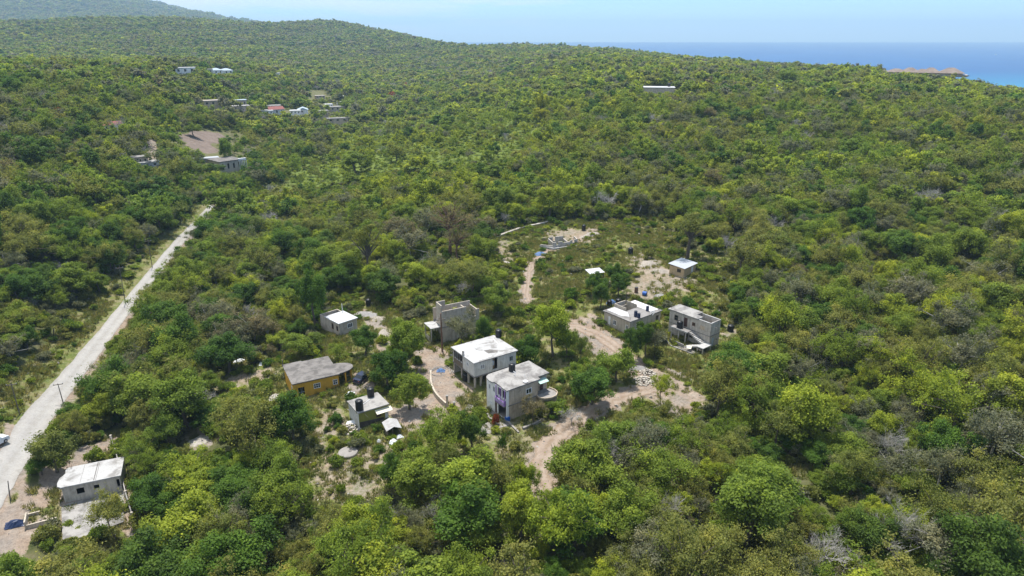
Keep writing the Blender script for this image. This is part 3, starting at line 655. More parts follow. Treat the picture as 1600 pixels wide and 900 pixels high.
H3.floor_slab('roof_mid')

# -- olive house with two tanks
H4=House('olive_house','small olive green house with two black tanks on its flat roof','house',(559,646),(538,628),(610,633),(560,678),3.0)
wx,wy=H4.wx,H4.wy
H4.walls(M['olive'],-1,2.84,{'f':[(3.0,3.8,1.1,2.1),(4.55,5.2,0.1,2.1)],'l':[(wy-1.5,wy-1.0,1.5,2.2)]},ov=.2,label='olive green front wall')
H4.part('side_wall',M['pale_blue'],MB().box(.155,.198,.2,wy-.2,-1,1.5).box(.155,.198,.2,1.2-.2,1.5,2.84).box(.155,.198,1.3,wy-.2,1.5,2.84),'whitewashed left wall')
H4.part('wall_base',M['base_dark'],MB().prism([(.25,.15),(4.5,.15),(4.5,.198),(.25,.198)],[-1]*4,[1.15,.75,.75,1.15]),'dark band along the foot of the wall')
H4.part('roof',M['roof_pale'],MB().box(0,wx,0,wy,2.842,3.02))
H4.part('awning',M['cream_sheet'],MB().prism([(3.0,-.75),(wx+.3,-.75),(wx+.3,.19),(3.0,.19)],[2.1,2.1,2.45,2.45],[2.14,2.14,2.49,2.49]),'cream sheet awning')
H4.door('f',4.55,5.2,.1,2.1,'door_white',ov=.2); H4.window('f',3.0,3.8,1.1,2.1,frame='rust',mull=2,ov=.2); H4.window('l',wy-1.5,wy-1.0,1.5,2.2,mull=0,ov=.2)
H4.floor_slab('roof_mid')
H4.part('apron',M['gravel'],MB().prism([(.1,.0),(.2,-1.3),(5.4,-1.6),(5.6,.0)],-1.5,[-.35,-.4,.08,.08]))
H4.part('awning_prop',M['timber'],MB().tube([(1.0,.1,2.75),(1.5,-.6,2.0)],[.035,.03]))
tank(H4.world(*H4.px(562,640,3.02)),1.3,1.95,'black water tank at the left edge of the olive house roof')
tank(H4.world(*H4.px(579.5,619,3.02)),1.2,1.7,'black water tank at the back edge of the olive house roof')
# lean-to with a ridged zinc roof beside it
K=at(613,676); t=tag(empty('small_hut',K,rad(24)),'tiny hut under a ridged grey zinc roof beside the olive house','hut')
MB().prism([(-1.25,-1.5),(0,-1.5),(0,1.5),(-1.25,1.5)],[1.35,1.9,1.9,1.35],[1.4,1.95,1.95,1.4]).prism([(0,-1.5),(1.25,-1.5),(1.25,1.5),(0,1.5)],[1.9,1.35,1.35,1.9],[1.95,1.4,1.4,1.95]).build('roof',M['zinc_grey'],t)
MB().wall((-1,1.2),(-1,-1.2),-.4,1.42,.1).wall((-1,1.2+.12),(1,1.2+.12),-.4,1.4,.1).build('wall',M['timber'],t)
for x,y in ((.95,-1.2),(.95,1.0),(-.2,-1.25)): MB().box(x-.06,x+.06,y-.06,y+.06,-.4,1.42).build('post',M['timber'],t)

# -- flat roofed house with barrels
H5=House('flat_roofed_house','grey block house with barrels and a bright white patch on its flat roof','house',(985,503),(940,486),(1038,486),(968,527),3.3)
wx,wy=H5.wx,H5.wy; nx0,nx1,ny=3.6,7.4,4.6
H5.walls(M['block'],-1.4,3.14,{'l':[(1.2,1.9,.6,2.5),(2.7,3.6,1.0,2.1),(6.3,7.0,1.0,2.1)],'f':[(8.2,9.2,.6,2.4),(2.0,3.0,1,2.1)]},ov=.25)
H5.part('roof',M['roof_mid'],MB().prism([(0,0),(wx,0),(wx,wy),(nx1,wy),(nx1,ny),(nx0,ny),(nx0,wy),(0,wy)],3.142,3.34))
H5.part('courtyard_wall',M['block'],MB().wall((nx0+.1,wy-.1),(nx0+.1,ny+.1),0,4.0,.15).wall((nx1-.25,wy+.1),(nx0+.1,wy+.1),0,4.0,.2).wall((nx1-.1,ny+.1),(nx1-.1,wy-.3),0,4.0,.15),'roofless room with bare block walls')
H5.part('roof_paint',M['roof_paint'],MB().prism([(1.9,2.0),(3.4,3.9),(3.3,wy-.4),(1.0,wy-.3),(.9,3.6)],3.34,3.349),'bright white painted patch of the roof')
H5.part('roof_paint',M['white_paint'],MB().prism([(7.7,1.2),(wx-.3,1.0),(wx-.3,wy-.3),(7.7,wy-.4)],3.34,3.348),'white washed end of the roof')
H5.door('l',1.2,1.9,.6,2.5,'door_white'); H5.window('l',2.7,3.6,1.0,2.1,mull=1); H5.window('l',6.3,7.0,1,2.1); H5.window('f',2.0,3.0,1,2.1)
H5.floor_slab('roof_mid')
def drum(loc,r,h,mat,label,group):
    t=tag(empty('barrel',loc,0),label,'barrel',group)
    MB().lathe(0,0,[(r*.93,0),(r,.05),(r,h*.31),(r*1.04,h*.33),(r,h*.35),(r,h*.64),(r*1.04,h*.66),(r,h*.68),(r,h*.95),(r*.95,h)],16).build('barrel_body',mat,t)
    MB().lathe(0,0,[(r*.9,h+.001),(r*.9,h+.03)],14).build('lid',M['black_dull'],t); return t
drum(H5.world(*H5.px(993,494.5,3.34)),.36,1.25,M['navy'],'taller of the two dark blue barrels standing together on the flat roof','barrels on the flat roof')
drum(H5.world(*H5.px(998,496.5,3.34)),.34,1.0,M['navy'],'shorter of the two dark blue barrels standing together on the flat roof','barrels on the flat roof')
drum(H5.world(*H5.px(1011.5,485.5,3.34)),.36,1.05,M['navy'],'lone dark blue barrel by the roofless room of the flat roof','barrels on the flat roof')
q=H5.world(*H5.px(1021,491,3.34)); t=tag(empty('metal_rack',q,H5.k+.4),'white wire rack lying among clutter on the flat roof','rack')
for z in (.0,.5,1.0): MB().box(-.8,.8,-.02,.02,z,z+.05).box(-.8,.8,.5,.54,z,z+.05).build('rail',M['frame_w'],t)
for x in (-.8,-.27,.27,.76): MB().box(x,x+.05,-.02,.02,0,1.05).box(x,x+.05,.5,.54,0,1.05).build('upright',M['frame_w'],t)

# -- house with an outside staircase
H6=House('staircase_house','unfinished two storey block house with an outside concrete staircase','house',(1112,506),(1043,483),(1130,499),(1112,544),5.6)
wx,wy=H6.wx,H6.wy
sp=wy*.30
H6.walls(M['block_grey'],-1.2,5.44,{'l':[(wy*.12,wy*.21,3.5,4.7),(wy*.345,wy*.43,2.85,4.85),(wy*.545,wy*.61,3.7,4.4),(wy*.72,wy*.83,3.5,4.4),(wy*.38,wy*.47,.2,2.0),(wy*.5,wy*.58,.9,1.8)],'f':[(.8,1.6,0.0,2.1),(2.2,2.6,1.1,1.7),(1.2,1.7,4.2,4.35),(1.9,2.5,3.9,4.05)]},ov=.2)
H6.part('roof',M['roof_pale'],MB().prism([(-.1,sp),(wx*.45,sp),(wx*.45,sp+1.5),(wx+.1,sp+1.5),(wx+.1,wy+.1),(-.1,wy+.1)],5.442,5.64))
H6.part('inner_wall',M['block_grey'],MB().wall((.4,sp+.1),(wx*.45,sp+.1),2.8,5.44,.15).wall((wx*.45,sp+1.6),(wx-.4,sp+1.6),2.8,5.44,.15))
H6.part('coping',M['roof_white'],MB().box(.17,.43,.17,sp-.02,5.442,5.52).box(.43,wx-.43,.17,.43,5.442,5.52).box(wx-.43,wx-.17,.17,sp+1.4,5.442,5.52))
H6.part('floor_slab',M['roof_mid'],MB().box(.42,wx-.42,.42,wy-.42,2.55,2.78))
H6.part('wall_band',M['roof_mid'],MB().box(.14,.198,.2,wy-.2,2.6,2.76).box(.2,wx-.2,.14,.198,2.6,2.76))
H6.door('l',wy*.345,wy*.43,2.85,4.85,'door_brown',ov=.2); H6.window('l',wy*.545,wy*.61,3.7,4.4,mull=1,frame='rust',ov=.2); H6.door('f',.8,1.6,0,2.1,'door_blue',ov=.2,label='grey blue door in the right hand wall'); H6.window('l',wy*.12,wy*.21,3.5,4.7,frame='timber',mull=0,rail=1,ov=.2)
H6.part('infill',M['block_tan'],MB().obox((.2,wy-.2),(0,-1),wy*.72+.02,wy*.83-.02,.08,.14,3.5,4.4))
bal=H6.part('balcony',M['roof_mid'],MB().box(-1.75,.138,wy*.40,wy*.80,2.58,2.78),'upper balcony slab')
H6.part('balcony_edge',M['roof_white'],MB().box(-1.85,-1.752,wy*.40,wy*.80,2.55,2.86),None,bal)
for y in (.44,.60,.77): H6.part('pillar',M['block_grey'],MB().box(-1.65,-1.45,wy*y,wy*y+.2,-1.2,2.578),None,bal)
st=MB(); n=9; y0=wy*.40; y1=wy*.10
for i in range(n): st.box(-1.25,.10,y0-(i+1)*(y0-y1)/n,y0-i*(y0-y1)/n-.002,2.60-(i+1)*.155-.16,2.60-i*.155)
stair=H6.part('staircase',M['roof_white'],st,'upper flight of concrete steps')
H6.part('landing',M['roof_white'],MB().box(-2.9,.10,-.55,y1-.004,1.05,1.22),None,stair)
st=MB(); y0=y1; 
for i in range(8): st.box(-2.9,-1.6,y0+i*.36,y0+(i+1)*.36-.002,1.05-(i+1)*.13-.14,1.2-(i+1)*.13+.02)
H6.part('lower_flight',M['roof_white'],st,None,stair)
for x,y in ((-2.8,-.45),(-.2,-.45),(-2.8,y0-.3),(-1.5,1.4)): H6.part('landing_pillar',M['block_grey'],MB().box(x,x+.18,y,y+.18,-1.4,1.05 if y<1 else .5),None,stair)
H6.part('terrace_wall',M['roof_pale'],MB().wall((-2.0,wy*.95),(-4.6,wy*.62),-1.2,.35,.2).wall((-4.6,wy*.62),(-4.4,.8),-1.6,.1,.25).wall((-3.2,wy*.7),(-3.3,wy*.36),-1.2,.7,.16))
H6.part('terrace',M['path'],MB().prism([(-4.4,wy*.62),(-4.2,.8),(-.1,-.3),(-.1,wy*.9),(-2,wy*.93)],-2,-.03))
tank(H6.world(-.95,wy*.645,2.78),1.25,1.6,'black water tank standing on the upper balcony beside the staircase','black water tanks')
t=tag(empty('table',H6.world(-3.5,2.3,-.03),H6.k+.5),'small cream topped table at the foot of the outside staircase','table')
MB().box(-.7,.7,-.45,.45,.7,.76).build('tabletop',M['cream_sheet'],t)
for x in (-.62,.56):
    for y in (-.38,.32): MB().box(x,x+.06,y,y+.06,0,.7).build('leg',M['timber'],t)

# -- small white roofed cottage at the back
H7=House('white_roofed_cottage','small grey block cottage with a white roof and a roofless end','house',(529,506),(507,494.5),(559,496),(529,530),3.0)
wx,wy=H7.wx,H7.wy; we=wy+2.4
mb=MB(); ho={'l':[(we-3.4,we-2.7,.9,2.2),(we-1.6,we-.9,1.0,2.1)],'f':[(2.0,3.3,1.2,2.2)],'r':[]}
H7.walls(M['block'],-1.2,2.84,ho,ov=.2,y1=we-.2)
H7.part('roof',M['roof_paint'],MB().box(0,wx,0,wy,2.842,3.0))
H7.part('inner_wall',M['block_grey'],MB().wall((.42,wy-.25),(wx-.42,wy-.25),0,2.838,.15))
H7.window('l',we-3.4+0,we-2.7,.9,2.2,mull=0,ov=.2,y1=we-.2,frame='rust'); H7.window('l',we-1.6,we-.9,1.0,2.1,mull=0,ov=.2,y1=we-.2,frame='rust'); H7.window('f',2.0,3.3,1.2,2.2,mull=2,ov=.2,y1=we-.2)
H7.part('pipe',M['frame_w'],MB().tube([(wx-.6,wy-.6,2.9),(wx-.6,wy-.6,5.0)],[.07,.06]))
H7.floor_slab('roof_mid')
tank(at(576,478),1.3,1.9,'black water tank on the ground behind the white roofed cottage')

# -- roofless two storey shell
H8=House('building_shell','roofless two storey grey block shell behind a thin leafy tree','building',(690,487),(676,479),(752,478),(693,539),7.0)
wx,wy=H8.wx,max(H8.wy,4.5)
mb=MB(); 
mb.wall((0,wy),(0,.2),-1,3.3,.2,[(.4,1.2,.3,2.3),(1.7,2.5,1.0,2.2)]).wall((0,2.9),(0,.2),3.5,8.2,.2,[(1.2,1.9,4.6,5.2)])
mb.wall((0,0),(wx,0),-1,3.3,.2).wall((0,0),(5.6,0),3.5,7.0,.2).wall((5.6,0),(wx,0),3.5,6.0,.2,[(1.2,2.2,4.5,6.0)])
mb.wall((wx,.2),(wx,wy),-1,5.6,.2).wall((wx,wy+.2),(0,wy+.2),-1,6.3,.2,[(3,4.2,4,5.5)]).wall((.2,2.7),(2.0,2.7),3.5,8.2,.2).wall((5.6,.2),(5.6,2.5),3.5,6.6,.2)
H8.part('wall',M['block'],mb)
H8.part('floor_slab',M['roof_mid'],MB().box(-.06,wx,-.06,wy+.1,3.302,3.498))
H8.part('porch_roof',M['roof_white'],MB().box(-2.3,-.062,.6,wy-.2,3.25,3.42))
for y in (.8,wy-.5): H8.part('porch_post',M['block_grey'],MB().box(-2.2,-2.0,y,y+.2,-1,3.25))
H8.part('porch_wall',M['block'],MB().wall((-2.15,wy-.7),(-2.15,1.2),-1,1.0,.15))
p=at(691,549); t=tag(empty('utility_pole',p,.3),'thick brown timber pole at the corner of the roofless shell','pole')
MB().tube([(0,0,-.3),(.05,.1,4.0),(.0,.15,8.3)],[.19,.17,.13],8).build('shaft',M['bark_red'],t)
MB().box(-.9,.9,-.06,.06,6.9,7.05).build('crossarm',M['timber'],t)
for x in (-.8,.72): MB().lathe(x+.04,0,[(.05,7.05),(.07,7.12),(.04,7.25)],8).build('insulator',M['door_blue'],t)

# -- plywood shed
H9=House('plywood_shed','plywood shed with a sloping zinc roof on a grey block base','shed',(1070,419),(1045,412),(1088,409),(1072,433),2.7)
wx,wy=H9.wx,H9.wy
H9.walls(M['ply'],0,2.4,{'l':[(wy*.45,wy*.68,1.1,2.0)],'f':[(wx*.55,wx*.72,0,2.0)]},ov=.35)
H9.part('roof',M['zinc'],MB().prism([(0,0),(wx,0),(wx,wy),(0,wy)],[2.42,2.42,2.85,2.85],[2.47,2.47,2.9,2.9]))
H9.part('plinth',M['block_grey'],MB().box(.2,wx-.2,.2,wy-.2,-1.1,-.002).wall((wx-.2,.25),(wx+2.2,.0),-1,-.25,.2))
H9.part('gable',M['ply'],MB().prism([(.36,wy-.54),(wx-.36,wy-.54),(wx-.36,wy-.36),(.36,wy-.36)],2.402,2.8))
H9.window('l',wy*.45,wy*.68,1.1,2.0,frame='timber',mull=1,ov=.35); H9.door('f',wx*.55,wx*.72,0,2.0,'door_white',ov=.35)

# -- roadside house at the lower left
HL=House('roadside_house','grey block house with a bright pale roof at the lower left roadside','house',(92,763),(105,731),(189,741),(97,788),2.75)
wx,wy=HL.wx,HL.wy
HL.walls(M['block_grey'],-.6,2.59,{'f':[(1.75,2.75,.95,1.95),(4.0,4.7,1.2,1.9),(7.0,7.5,.8,2.1)],'l':[(3.6,4.4,.9,2.0)]},ov=.22)
HL.part('roof',M['roof_white'],MB().prism([(.25,0),(wx,0),(wx,wy),(.55,wy),(.1,wy-.5),(.25,wy-1.6),(.0,wy-2.2),(-.35,wy-2.6),(-.45,1.4),(-.3,.5)],2.592,2.78))
HL.part('roof_seam',M['roof_grey'],MB().box(4.35,4.47,.2,wy-.2,2.781,2.80).box(4.62,4.68,.2,wy-.2,2.781,2.79).box(2.6,2.64,.2,wy-.1,2.781,2.79))
HL.floor_slab('void')
lp=[HL.px(93,797,-.05),HL.px(98,848,-.05),HL.px(150,832,-.05),HL.px(193,815,-.05),HL.px(188,786,-.05)]
HL.part('lower_slab',M['roof_pale'],MB().prism([(lp[0].x,-.0),(lp[1].x,lp[1].y),(lp[2].x,lp[2].y),(lp[3].x,lp[3].y),(lp[4].x+.2,.0)],-.35,-.05),'lower flat concrete roof in front of the house')
x1=lp[1].x+.15
HL.part('lower_wall',M['block_grey'],MB().wall((lp[0].x+.15,-.02),(x1,lp[1].y+.15),-2.6,-.352,.2).wall((x1,lp[1].y+.15),(lp[3].x-.3,lp[3].y+.15),-2.6,-.352,.2))
t=tag(empty('boundary_wall',(0,0,0)),'thin pale concrete wall running down beside the roadside house','wall')
w=[at(174,690),at(181,711),at(189,742),at(197,778),at(207,812)]; b=MB()
for a,c in zip(w,w[1:]): b.prism([(a.x,a.y),(c.x,c.y),(c.x+.14,c.y+.05),(a.x+.14,a.y+.05)],[a.z-.5,c.z-.5,c.z-.5,a.z-.5],[a.z+1.1,c.z+1.1,c.z+1.1,a.z+1.1])
b.build('wall_panel',M['roof_pale'],t)
for a in w: MB().box(a.x-.1,a.x+.24,a.y-.1,a.y+.2,a.z-.5,a.z+1.25).build('post',M['block_grey'],t)
t=tag(empty('block_enclosure',at(70,812),rad(28)),'low unfinished block enclosure on the dirt yard below the road','wall')
MB().wall((-2.2,1.2),(-2.2,-1.2),-.6,1.2,.2).wall((-2.0,-1.2),(1.6,-1.2),-1.2,.6,.2).wall((-2.2,1.4),(-.6,1.4),-.5,.7,.2).build('block_course',M['block'],t)

def stubs(h,pts,z):
    for x,y in pts:
        b=MB()
        for k in range(3):
            q=random.uniform(-.12,.12); b.tube([(x+q,y+.1*k,z),(x+q*1.6,y+.1*k+random.uniform(-.1,.1),z+random.uniform(.5,.95))],[.022,.018],4)
        h.part('steel_stub',M['rust'],b)
stubs(H5,[(.5,.5),(H5.wx-.5,.5),(.5,H5.wy-.6)],3.34); stubs(H6,[(.4,H6.wy-.4),(H6.wx-.4,H6.wy-.4),(.3,.3),(H6.wx-.3,.3)],5.5); stubs(H8,[(.1,.1),(H8.wx-.1,.1),(5.6,.1)],6.0); stubs(HL,[(.8,HL.wy-.6),(HL.wx-.4,HL.wy-.4)],2.78)
H1.part('roof_pipe',M['frame_w'],MB().tube([(4.2,3.4,5.84),(4.2,3.4,6.5),(4.2,3.9,6.5)],[.05,.05,.04],5)); H2.part('roof_pipe',M['frame_w'],MB().tube([(7.8,3.4,5.25),(8.6,6.9,5.27)],[.05,.05],5)); H4.part('roof_pipe',M['frame_w'],MB().tube([(1.6,2.1,3.06),(3.4,3.1,3.06)],[.045,.045],5))
# ------------------------------------------------------------------ smaller things on the ground
tank(at(912,360),1.25,1.9,'black water tank beside the grey block foundation')
tank(at(985,397),1.35,2.0,'black water tank alone in the grass between the foundation and the plywood shed')
tank(at(1141,517),1.35,1.5,'black water tank on bare ground right of the staircase house')
tank(at(966,477),1.3,1.7,'black water tank half hidden behind the flat roofed house')
tank(at(952,478),1.2,1.5,'black water tank under the dark trees behind the flat roofed house')
d=drum(at(1004,461),.5,1.0,M['blue'],'bright blue barrel lying on the dirt above the flat roofed house','loose barrels'); d.rotation_euler=(rad(90),0,rad(60)); d.location.z+=.5
d=drum(at(994,457),.45,1.3,M['rust'],'rusty brown drum on the dirt above the flat roofed house','loose barrels')
def pile(name,label,cat,px,rx,ry,h,mat,seed,rz=0,n=26):
    """an uneven heap"""
    r=random.Random(seed); p=at(*px); v=[];f=[]; rings=8
    ph=[r.random()*6.3 for _ in range(4)]
    for i in range(rings+1):
        q=i/rings
        for k in range(n):
            a=2*math.pi*k/n; rr=q*(1+.16*math.sin(2*a+ph[0])+.10*math.sin(5*a+ph[1])+.06*math.sin(9*a+ph[2]))
            z=h*(1-q)**1.25*(1+.22*math.sin(3*a+ph[3])*q)+r.uniform(-.05,.05)*h
            x,y=rr*rx*math.cos(a),rr*ry*math.sin(a); c,s=math.cos(rz),math.sin(rz); X,Y=x*c-y*s,x*s+y*c
            v.append((X,Y,gz(p.x+X,p.y+Y)-p.z+(z if i<rings else -.08)))
    for i in range(rings):
        for k in range(n):
            j=(k+1)%n; f.append((i*n+k,(i+1)*n+k,(i+1)*n+j,i*n+j))
    b=MB(); b.v=v; b.f=f; o=b.build(name,M[mat],None,True); o.location=p; return tag(o,label,cat)
pile('sand_pile','pale marl sand heap beside the grey block foundation','sand pile',(922,368),3.6,1.8,1.1,'sand',1,.5)
pile('sand_pile','long pale marl sand heap in front of the lone black tank','sand pile',(1014,412),3.4,2.2,.9,'sand',2,.6)
pile('sand_pile','small white marl heap just left of the plywood shed','sand pile',(1034,424),2.6,1.8,.8,'sand',3,-.3)
pile('gravel_pile','grey gravel heap behind the white roofed cottage','gravel pile',(570,492),3.6,2.4,.9,'gravel',4,-.4)
pile('sand_pile','pale marl heap on the dirt right of the white roofed cottage','sand pile',(592,498),3.0,1.6,.5,'sand',5,-.2)
pile('sand_pile','pale marl heap under the big green tree beside the cottage','sand pile',(600,521),1.6,2.4,.7,'sand',6,.2)
pile('gravel_pile','grey gravel heap on the lane beside the block heap','gravel pile',(996,576),1.9,1.3,.7,'gravel',7,.2)
pile('rubble_heap','pale rubble heap at the edge of the slope under the roadside woods','rubble',(312,688),1.6,2.0,.45,'rock',8,.3)
pile('rubble_heap','grey rubble heap beside the yellow house','rubble',(432,622),1.7,2.0,.8,'rock',9)
pile('rubble_heap','broken limestone heap left of the grassy footpath','rubble',(792,412),1.9,2.4,.6,'rock',10)
pile('gravel_pile','grey gravel heap behind the flat roofed house','gravel pile',(1033,464),1.8,1.6,.9,'gravel',12)
def blockheap(px,label,n,seed,rad_=1.6):
    r=random.Random(seed); p=at(*px); b=MB()
    for i in range(n):
        a=r.random()*6.3; q=r.random()**.6*rad_; z=max(0,(1-q/rad_))*r.random()*.9; k=r.random()*6.3
        b.obox((q*math.cos(a),q*math.sin(a)),(math.cos(k),math.sin(k)),-.2,.2,-.1,.1,z-.05,z+.16)
    o=b.build('block_heap',M['block_grey'],None); o.location=p; return tag(o,label,'block heap')
blockheap((1006,596),'tall heap of grey concrete blocks at the end of the dirt track',120,3,1.9)
blockheap((1012,584),'loose grey blocks behind the tall block heap on the lane',60,4,1.6)
blockheap((548,671),'scatter of white and grey block rubble left of the olive house',50,5,1.7)
# ruin and block foundation
t=tag(empty('ruined_wall',at(632,440),rad(10)),'two pieces of pale ruined wall standing in the dark woods','ruin')
MB().wall((-3.0,0),(-.9,.2),-.5,2.6,.3).build('wall_panel',M['roof_mid'],t); MB().wall((.2,.4),(1.7,.2),-.5,3.0,.3).build('wall_panel',M['roof_mid'],t)
t=tag(empty('block_foundation',at(884,383),rad(18)),'low grey block foundation walls with a white rim on the grassy hill','foundation')
MB().wall((-7.5,1.0),(-4.5,-1.6),-.5,.6,.25).wall((-4.5,-1.6),(-1.5,-1.2),-.5,1.6,.25,[(1,1.6,.8,1.6)]).wall((-1.5,-1.2),(1.2,-.6),-.5,1.1,.25).wall((1.2,-.6),(3.8,.2),-.5,1.5,.25,[(.8,1.5,.7,1.5)]).wall((3.8,.2),(4.2,3.6),-.5,1.4,.25).wall((-4.4,-1.3),(-4.2,3.0),-.5,1.6,.25).wall((-4.0,3.2),(.6,3.4),-.5,1.8,.25,[(1.2,2,.6,1.8)]).wall((.4,-.4),(.6,3.2),-.5,1.2,.25).build('block_course',M['block_grey'],t)
MB().wall((-7.6,1.4),(-4.7,-2.4),-.3,.18,.4).wall((-4.7,-2.4),(4.4,-1.6),-.4,.16,.5).build('footing',M['roof_white'],t)
for x,y in ((-4.35,-1.4),(-1.4,-1.1),(3.9,.3),(.6,3.3)): MB().tube([(x,y,1.2),(x+.03,y,2.9)],[.03,.02],4).build('steel_bar',M['rust'],t)
# sheet roof on posts
t=tag(empty('sheet_shelter',at(929,437),rad(20)),'bright white sheet roof on posts above the dark trees','shelter')
MB().prism([(-2.1,-1.5),(2.0,-1.5),(2.0,1.5),(-2.1,1.5)],[2.2,2.2,2.5,2.5],[2.24,2.24,2.54,2.54]).build('roof',M['roof_paint'],t)
for x in (-1.9,1.75):
    for y in (-1.35,1.25): MB().box(x,x+.12,y,y+.12,-.3,2.22).build('post',M['timber'],t)
def sheet(px,w,d,mat,label,name,cat,seed,h=.25,rz=0,group=None):
    """a crumpled sheet lying over something"""
    r=random.Random(seed); p=at(*px); n=11; v=[];f=[]
    for i in range(n):
        for k in range(n):
            x=(i/(n-1)-.5)*w*(1+.15*r.random()); y=(k/(n-1)-.5)*d*(1+.15*r.random())
            e=max(0,1-(2*x/w)**2)*max(0,1-(2*y/d)**2)
            c,s=math.cos(rz),math.sin(rz); X,Y=x*c-y*s,x*s+y*c
            v.append((X,Y,gz(p.x+X,p.y+Y)-p.z+.05+h*e+r.uniform(0,.16)*(.3+e)))
    for i in range(n-1):
        for k in range(n-1): f.append((i*n+k,(i+1)*n+k,(i+1)*n+k+1,i*n+k+1))
    b=MB(); b.v=v; b.f=f; o=b.build(name,M[mat],None); o.location=p
    sd=o.modifiers.new('thickness','SOLIDIFY'); sd.thickness=.03
    return tag(o,label,cat,group)
sheet((844,398),3.2,2.0,'tarp','blue and white tarpaulin lying where the footpath meets the foundation','tarpaulin','tarpaulin',1,.7)
sheet((689,580),1.5,1.1,'tarp','faded blue tarpaulin heap on the pink dirt yard','tarpaulin','tarpaulin',2,.45)
sheet((956,475),2.4,1.6,'tarp','blue tarpaulin behind the left end of the flat roofed house','tarpaulin','tarpaulin',3,.9)
sheet((615,692),1.3,1.6,'tarp_w','crumpled white sheet in the bushes below the tiny hut','plastic sheet','sheet',4,.5,.5)
sheet((624,683),1.0,.9,'tarp_w','small grey white scrap just above the crumpled white sheet','plastic sheet','sheet',6,.3,.5)
sheet((592,690),.6,.6,'tarp_w','small white scrap in the weeds below the olive house','plastic sheet','sheet',7,.3)
sheet((636,724),.7,.7,'tarp_w','small white scrap at the edge of the woods below the yard','plastic sheet','sheet',8,.3)
sheet((547,617),1.3,1.6,'tarp_w','pile of white sheeting between the yellow house and olive house','plastic sheet','sheet',9,.5)
sheet((374,564),2.0,1.3,'tarp_w','white metal sheet among trees left of the yellow house','metal sheet','sheet',10,.3)
sheet((408,569),.8,1.5,'tarp_w','narrow white sheet propped on the slope left of the yellow house','metal sheet','sheet',11,.3)
sheet((550,661),1.8,1.0,'tarp_w','white litter heap on the slope left of the olive house','litter','litter',12,.3)
# tyre ring fence round the blue tarpaulin, yard walls, cistern, steps
p=at(689,581); b=MB(); t=tag(empty('branch_pile',p),'ring of grey branches around the blue tarpaulin on the yard','branches')
for i in range(26):
    a=random.random()*6.28; q=1.5+random.random()*.9; k=a+1.57+random.uniform(-.5,.5); L=random.uniform(.5,1.1)
    x,y=q*math.cos(a),q*.8*math.sin(a); b.tube([(x-L*math.cos(k),y-L*math.sin(k),.08),(x,y,.18),(x+L*math.cos(k),y+L*math.sin(k),.1)],[.04,.05,.03],4)
b.build('branch',M['bark_pale'],t)
def lowwall(px,label,h,th,mat,name='retaining_wall',base=.6,cat='wall'):
    pts=smooth(np.array([tuple(at(u,v))[:2] for u,v in px]),5); b=MB()
    for a,c in zip(pts,pts[1:]):
        d=(c-a)/(np.linalg.norm(c-a)+1e-9); n=np.array([-d[1],d[0]])*th; za,zc=gz(*a),gz(*c)
        b.prism([tuple(a),tuple(c),tuple(c+n),tuple(a+n)],[za-base,zc-base,zc-base,za-base],[za+h,zc+h,zc+h,za+h])
    return tag(b.build(name,M[mat]),label,cat)
lowwall([(672,585),(673,605),(681,622),(696,637)],'curved low grey retaining wall on the pink dirt yard',.9,.3,'block')
lowwall([(786,655),(797,665),(809,677)],'low pale kerb wall in front of the blue corner post',.25,.3,'path','kerb_wall')
lowwall([(760,648),(763,655),(772,658)],'short curved kerb wall left of the blue corner post',.3,.35,'path','kerb_wall')
lowwall([(818,672),(838,664),(852,656)],'low pale stone wall right of the balcony house garden',.4,.4,'path','kerb_wall')
lowwall([(768,375),(790,367),(815,358),(842,352),(868,346)],'long line of rubble along the top edge of the grassy hill',.5,.9,'rock','rubble_bank',.5,'rubble')
for px,lab in (((699,637),'tall grey gatepost at the end of the curved yard wall'),((710,640),'shorter grey gatepost right of the tall gatepost')):
    t=tag(empty('gatepost',at(*px)),lab,'gatepost'); hh=2.3 if px[0]==699 else 1.4
    MB().box(-.16,.16,-.16,.16,-.4,hh).build('shaft',M['block_tan'],t); MB().box(-.2,.2,-.2,.2,hh+.001,hh+.09).build('cap',M['roof_pale'],t)
o=strip('footpath',smooth(np.array([tuple(at(u,v))[:2] for u,v in [(731,641),(737,631),(744,622)]]),6),1.1,M['path'],.06,.02); tag(o,'short concrete footpath on the grass left of the balcony house')
o=strip('forecourt',smooth(np.array([tuple(at(u,v))[:2] for u,v in [(752,676),(764,668),(782,660),(792,656)]]),6),2.6,M['path'],.05,.15); tag(o,'concrete forecourt in front of the balcony house')
p=at(544,709); t=tag(empty('cistern',p),'round pale concrete cistern top on the slope below the olive house','cistern')
b=MB(); b.lathe(0,0,[(1.45,-.5),(1.5,.34),(1.42,.42)],28); b.build('drum_wall',M['path'],t); MB().lathe(.3,.2,[(.3,.421),(.3,.48)],12).build('hatch',M['roof_grey'],t)
p=at(1158,403)
